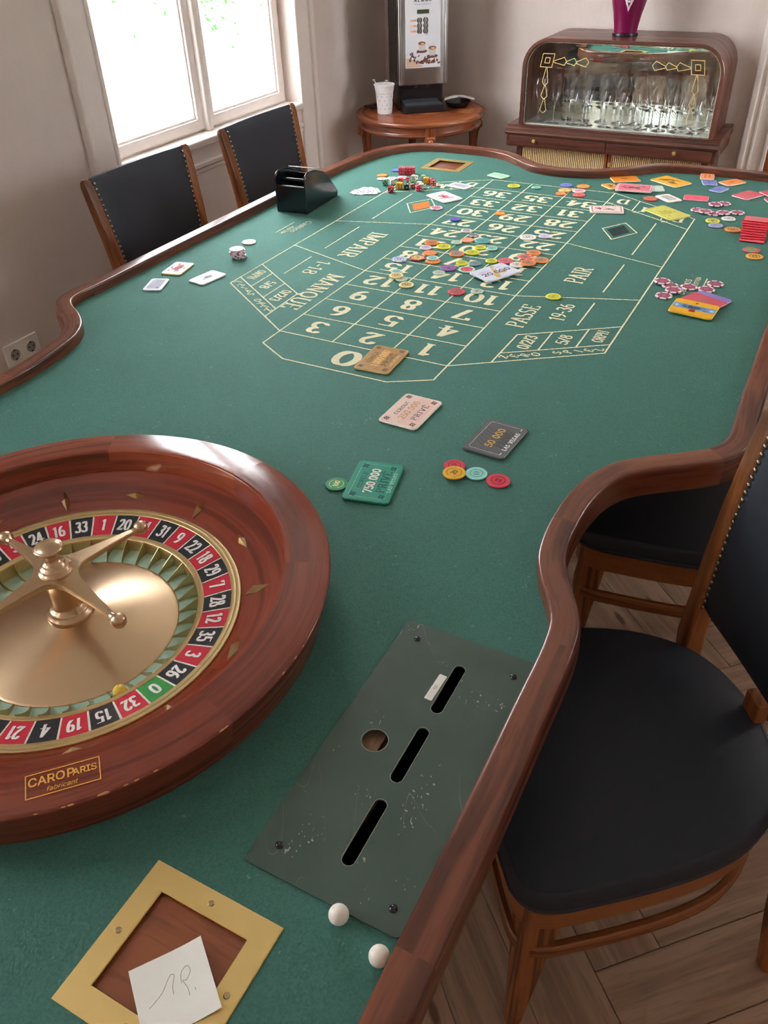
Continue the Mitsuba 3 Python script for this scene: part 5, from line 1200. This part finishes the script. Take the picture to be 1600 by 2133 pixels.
# far left of the layout
plaque('white card plaque with red centre above the orange diamond', -.076, 1.147, 150, .115, .082, (236, 230, 234), (244, 242, 246), t=.0040, prints=(('border_line', frame(.115, .082, .007, .001), (206, 196, 204)), ('picture_print', emb(.062, .042, 8), (206, 150, 156)), ('picture_print', emb(.036, .026, 9), (180, 70, 80))))
plaque('white plaque with grey panel on the far left strip of the grid', -.079, 1.289, 168, .084, .054, (232, 232, 240), (244, 244, 248), t=.0040, prints=(('picture_print', panel(.084, .054, .011), (186, 184, 196)), ('lettering', sbox(-.02, -.003, .02, .003), (140, 138, 150))))
plaque('small pale green plaque behind the far line of the grid', .001, 1.463, 162, .076, .052, (178, 220, 192), (196, 230, 206), t=.0036, prints=(('picture_print', panel(.076, .052, .010), (158, 202, 172)),))
# far right
plaque('orange plaque behind the pink one at the far end', .440, 1.584, 30, .098, .068, (232, 138, 40), (246, 226, 190), prints=(('crest_print', emb(.04, .012, 10), (140, 80, 30)),))
plaque('small amber plaque left of the pink one at the far end', .416, 1.479, 139, .068, .044, (226, 168, 84), (240, 214, 150), prints=(('picture_print', emb(.034, .022, 11), (130, 70, 40)),))
plaque('pale green plaque under the pink one at the far end', .545, 1.500, 20, .100, .068, (196, 220, 208), (206, 228, 218), prints=(('border_line', frame(.1, .068, .006, .001), (160, 190, 176)),))
plaque('large pink and white plaque with dark crest at the far end', .500, 1.472, 8, .122, .086, (222, 110, 128), (244, 224, 226), t=.0046, z=.0046, prints=(('border_line', frame(.122, .086, .005, .003), (240, 206, 212)), ('crest_print', emb(.074, .034, 12), (140, 74, 96)), ('crest_print', at2(emb(.03, .014, 13), 0, .014), (214, 170, 130))))
plaque('large yellow plaque with a bird emblem at the far end', .595, 1.614, 148, .124, .086, (238, 176, 44), (248, 232, 190), prints=(('emblem_print', unary_union([Polygon([(-.045, .012), (-.02, .022), (.0, .018), (-.012, .002)]), affinity.scale(Point(.008, -.004).buffer(.014), 1.4, 1), Polygon([(.012, .010), (.045, .020), (.035, .0), (.018, -.008)]), Polygon([(-.01, -.012), (-.03, -.022), (.0, -.02)])]), (130, 104, 44)), ('emblem_print', affinity.scale(Point(.006, -.002).buffer(.009), 1.2, 1), (196, 150, 60))))
plaque('white plaque with dark stripes beside the coral chip', .630, 1.414, 137, .083, .056, (236, 236, 228), (244, 244, 238), prints=[('stripe_print', unary_union([sbox(-.026, y - .002, .026, y + .002) for y in (-.012, -.004, .004, .012)]), (130, 126, 120))])
plaque('flat bright pink plaque right of the white striped one', .713, 1.450, 6, .080, .056, (232, 84, 110), (244, 190, 200), prints=(('crest_print', emb(.024, .006, 14), (176, 50, 76)),))
plaque('translucent yellow plaque on the far right strip of the grid', .659, 1.258, 144, .130, .086, (212, 208, 96), (226, 224, 130), prints=(('crest_print', emb(.064, .044, 15), (190, 184, 80)), ('border_line', frame(.13, .086, .006, .001), (190, 186, 90))))
plaque('white plaque with red emblem covering the line beside number 34', .4735, 1.2175, 18, .108, .076, (236, 222, 212), (246, 242, 236), t=.0046, prints=(('border_line', frame(.108, .076, .006, .004), (206, 140, 146)), ('emblem_print', at2(emb(.026, .024, 16), -.024, .006), (140, 36, 60)), ('emblem_print', at2(emb(.034, .024, 17), .010, .0), (126, 116, 110))))
plaque('blue plaque partly under a small orange one at the far right', .720, 1.652, 106, .070, .050, (112, 126, 190), (170, 196, 226), prints=(('crest_print', emb(.03, .02, 18), (96, 108, 170)),))
plaque('small orange plaque overlapping a blue one at the far right', .7025, 1.704, 98, .072, .048, (230, 146, 96), (244, 224, 206), z=.0044, prints=(('crest_print', unary_union([sbox(-.022, -.010, .022, -.004), sbox(-.022, .004, .022, .010)]), (196, 120, 70)),))
plaque('orange plaque in the far right corner beside the blue ones', .792, 1.680, 50, .084, .056, (236, 142, 84), (248, 226, 196), prints=(('crest_print', emb(.04, .014, 19), (196, 104, 50)),))
plaque('blue plaque alone below the orange corner plaque', .765, 1.578, 70, .066, .045, (116, 126, 196), (186, 206, 232), prints=(('crest_print', emb(.026, .018, 20), (100, 110, 180)),))
plaque('dull red plaque largest of three in the far right corner', .864, 1.546, 60, .094, .066, (214, 86, 104), (240, 206, 208), prints=(('crest_print', emb(.03, .022, 21), (190, 110, 100)),))
plaque('dull red plaque overlapping the corner of the largest red one', .945, 1.602, 42, .092, .064, (218, 88, 108), (240, 200, 204), z=.0008, prints=(('crest_print', emb(.03, .022, 22), (190, 100, 100)),))
plaque('dull red plaque nearest the rail below the largest red one', .962, 1.502, 118, .086, .062, (210, 80, 98), (240, 206, 208), prints=(('crest_print', emb(.03, .022, 23), (180, 90, 90)),))
ws = ('lowest', 'second from below', 'third from below', 'fourth from below', 'fifth from below', 'sixth from below', 'seventh from below', 'eighth from below', 'topmost')
for i in range(9):
    plaque(f'red plaque {ws[i]} in the slanting pile beside the right rail', .940 - .0012 * i + rs.normal() * .0016, 1.108 + .0128 * i + (.0 if i else -.004), 2 + rs.normal() * 4, .070, .048, (220, 74, 92) if i not in (0, 8) else (220, 110, 120), (196, 24, 40), t=.0030, z=.0033 * i, r=.004, prints=((('crest_print', emb(.034, .018, 30), (200, 126, 120)),) if i in (0, 8) else ()))

# ------------------------------------------------------------------ cards, dice, card shoe
pip = unary_union([affinity.scale(Point(-.0016, 0).buffer(.0024, 5), 1, 1), Point(.0016, 0).buffer(.0024, 5), Polygon([(-.0038, .0006), (.0038, .0006), (0, .0055)]), sbox(-.0005, -.004, .0005, 0)])
pips = unary_union([at2(pip, x, y) for x in (-.012, .012) for y in (-.026, -.009, .009, .026)] + [at2(pip, 0, -.017), at2(pip, 0, .017)])
idx = unary_union([at2(text('10', .006, .2, .1, .8), -.0225, .036), at2(text('10', .006, .2, .1, .8), .0225, -.036, 180), at2(affinity.scale(pip, .6, .6), -.0225, .029), at2(affinity.scale(pip, .6, .6), .0225, -.029)])
cw = ('lowest', 'second from below', 'third from below', 'topmost')
for i, (dx, dy, a) in enumerate(((-.012, .006, -8), (-.004, .010, -28), (.006, .006, -48), (.004, -.004, -66))):
    k = thing('playing_card', f'white playing card {cw[i]} in the small fan right of the card shoe', 'card')
    Mc = M4((-.366 + dx, 1.103 + dy, Z0 + .0009 + i * .0005), rz=a)
    part(k, 'paper', moved(slab(.058, .088, .004, .0004, .0001), Mc), 'mat_paper', 0, col=(238, 238, 238))
    part(k, 'pips', moved(sheet(pips.union(idx), .0005), Mc), 'mat_paper', 0, col=(40, 40, 44))
PIP = {1: [(0, 0)], 2: [(-1, -1), (1, 1)], 3: [(-1, -1), (0, 0), (1, 1)], 4: [(-1, -1), (1, -1), (-1, 1), (1, 1)], 5: [(-1, -1), (1, -1), (-1, 1), (1, 1), (0, 0)], 6: [(-1, -1), (1, -1), (-1, 1), (1, 1), (-1, 0), (1, 0)]}
def pipmesh(s, face):
    ms = []
    faces = [(1, M4()), (6, M4(rx=180)), (2, M4(rx=90)), (5, M4(rx=-90)), (3, M4(ry=90)), (4, M4(ry=-90))]
    for n_, Mf in faces:
        n2 = (n_ + face - 1) % 6 + 1
        ms.append(moved(sheet(unary_union([Point(x * s * .26, y * s * .26).buffer(s * .10, 6) for x, y in PIP[n2]]), s / 2 + .00012), Mf))
    return cat(ms)
def die(label, x, y, s, col, pc, rz, z=0.0, group=None, face=1, ry=0):
    k = thing('die', label, 'die', group)
    Md = T((M4((x, y, Z0 + .0007 + z + s / 2)) @ M4(rz=rz) @ M4(ry=ry)).tolist())
    scene[k + '__body'] = {**cached(('die', s, col), lambda: shape(rbox(-s / 2, s / 2, -s / 2, s / 2, -s / 2, s / 2, s * .12, 3), 'mat_plastic', 40, col=col)), 'to_world': Md}
    scene[k + '__pips'] = {**cached(('pip', s, pc, face), lambda: shape(pipmesh(s, face), 'mat_paper', 0, col=pc)), 'to_world': Md}
DR, DG, DY, DB, DW = (190, 30, 48), (22, 112, 72), (232, 164, 34), (30, 44, 44), (226, 232, 220)
W1 = (244, 240, 236)
DICE = [('red translucent die nearest the card fan', -.279, 1.136, .019, DR, W1, 15), ('red die at the front right of the dice heap', -.1965, 1.190, .019, DR, W1, 40), ('green die leftmost of the dice heap', -.338, 1.205, .018, DG, W1, 25), ('amber yellow die at the front of the dice heap', -.269, 1.184, .022, DY, (250, 220, 150), 10),
        ('black die right of the amber one in front', -.243, 1.187, .018, DB, W1, 35), ('dark green die in the middle of the dice heap', -.240, 1.226, .018, DG, W1, 55), ('amber yellow die near the right end of the dice heap', -.209, 1.281, .021, DY, (250, 220, 150), 20), ('red die rightmost of the dice heap', -.173, 1.264, .019, DR, W1, 30),
        ('red die behind the front amber one', -.296, 1.246, .018, DR, W1, 5), ('white die with dark pips at the back of the heap', -.262, 1.300, .018, DW, (30, 90, 60), 20), ('brown amber die beside the black one', -.2295, 1.207, .015, (150, 84, 50), W1, 60), ('white die in the middle of the heap', -.214, 1.232, .018, DW, (60, 60, 60), 12),
        ('white die with green pips behind the dark green one', -.243, 1.262, .018, DW, (30, 100, 60), 42), ('red die lying between the two amber ones', -.193, 1.287, .017, DR, W1, 62), ('white die with black pips on the left of the heap', -.318, 1.224, .017, DW, (40, 40, 40), 50), ('small red die near the back of the heap', -.281, 1.275, .016, DR, W1, 33),
        ('pale green die far back in the heap', -.238, 1.318, .017, (176, 206, 176), (40, 90, 60), 8), ('white die behind the front red one', -.197, 1.217, .017, DW, (60, 50, 50), 28)]
for i, (lb, x, y, s, c, pc, rz) in enumerate(DICE): die(lb, x, y, s, c, pc, rz, face=1 + i % 6)
die('white die stacked on top of the heap centre', -.2415, 1.243, .017, DW, (30, 100, 60), 12, z=.0182, face=3)
ux, uy = math.cos(math.radians(25)), math.sin(math.radians(25))
for l in range(2):
    for a in range(5):
        for b in range(2):
            s = .0122; u, v = (a - 2) * (s + .0003), (b - .5) * (s + .0003)
            die('small red die in the block stacked in rows behind the heap', -.330 + u * ux - v * uy, 1.366 + u * uy + v * ux, s, (206, 24, 52), (246, 226, 230), 25, z=l * (s + .0003), group='red dice in the block', face=1 + (a * 2 + b + l) % 6)

shoe = thing('card_shoe', 'black plastic card shoe standing on the felt near the left rail', 'card shoe')
MS = M4((-.4805, .802, Z0 + .0007), rz=3.5)      # local: x across, y forward (away), z up
hw = .0575
side = Polygon([(0, 0), (0, .098), (.004, .112), (.013, .121), (.026, .1245), (.075, .120), (.140, .098), (.153, .090), (.215, .030), (.222, .020), (.222, 0)])
def shp(m): return moved(m, MS)
for sx in (-1, 1):
    m = extrude(side, .005); v = m.vertices.copy(); x0 = -hw if sx < 0 else hw - .005
    m.vertices = np.c_[x0 + v[:, 2], v[:, 0], v[:, 1]]; m.fix_normals()
    part(shoe, 'side_wall', shp(m), 'mat_black_gloss', ang=0)
    rim = tube(np.c_[np.full(26, x0 + .0025), catmull([(0.0015, .0), (.0015, .098), (.005, .112), (.013, .121), (.026, .1240), (.075, .1195), (.140, .098)], False, .012)[:26]] if False else np.array([(x0 + .0025, p, q) for p, q in catmull([(.0015, .004), (.0015, .06), (.0015, .098), (.005, .112), (.013, .1205), (.026, .1240), (.075, .1195), (.140, .0975)], False, .010)]), .0033, 8)
    part(shoe, 'rim_bead', shp(rim), 'mat_black_gloss')
part(shoe, 'back_wall', shp(rbox(-hw, hw, .0, .005, .0, .085, .002)), 'mat_black_gloss')
part(shoe, 'base_plate', shp(bx(-hw, hw, 0, .222, 0, .005)), 'mat_black_gloss', ang=0)
part(shoe, 'card_ramp', shp(moved(rbox(-hw + .006, hw - .006, 0, .11, -.002, .002, .001), M4((0, .150, .088), rx=-41))), 'mat_black_gloss')
part(shoe, 'inner_slope', shp(moved(bx(-hw + .006, hw - .006, 0, .15, -.002, .002), M4((0, .01, .072), rx=-20))), 'mat_satin', ang=0, col=(24, 26, 30))
part(shoe, 'crossbar', shp(cyl((-hw, .006, .083), (hw, .006, .083), .0035, 12)), 'mat_black_gloss')
part(shoe, 'lid', shp(moved(rbox(-.050, .052, 0, .055, -.0015, .0015, .0012), M4((0, .085, .124), rx=-14))), 'mat_steel', label='clear pale lid edge')
part(shoe, 'roller', shp(cyl((-hw + .006, .045, .094), (hw - .006, .045, .094), .006, 16)), 'mat_black_gloss')
part(shoe, 'finger_lip', shp(rbox(-hw, hw, .214, .228, .0, .022, .004)), 'mat_black_gloss')
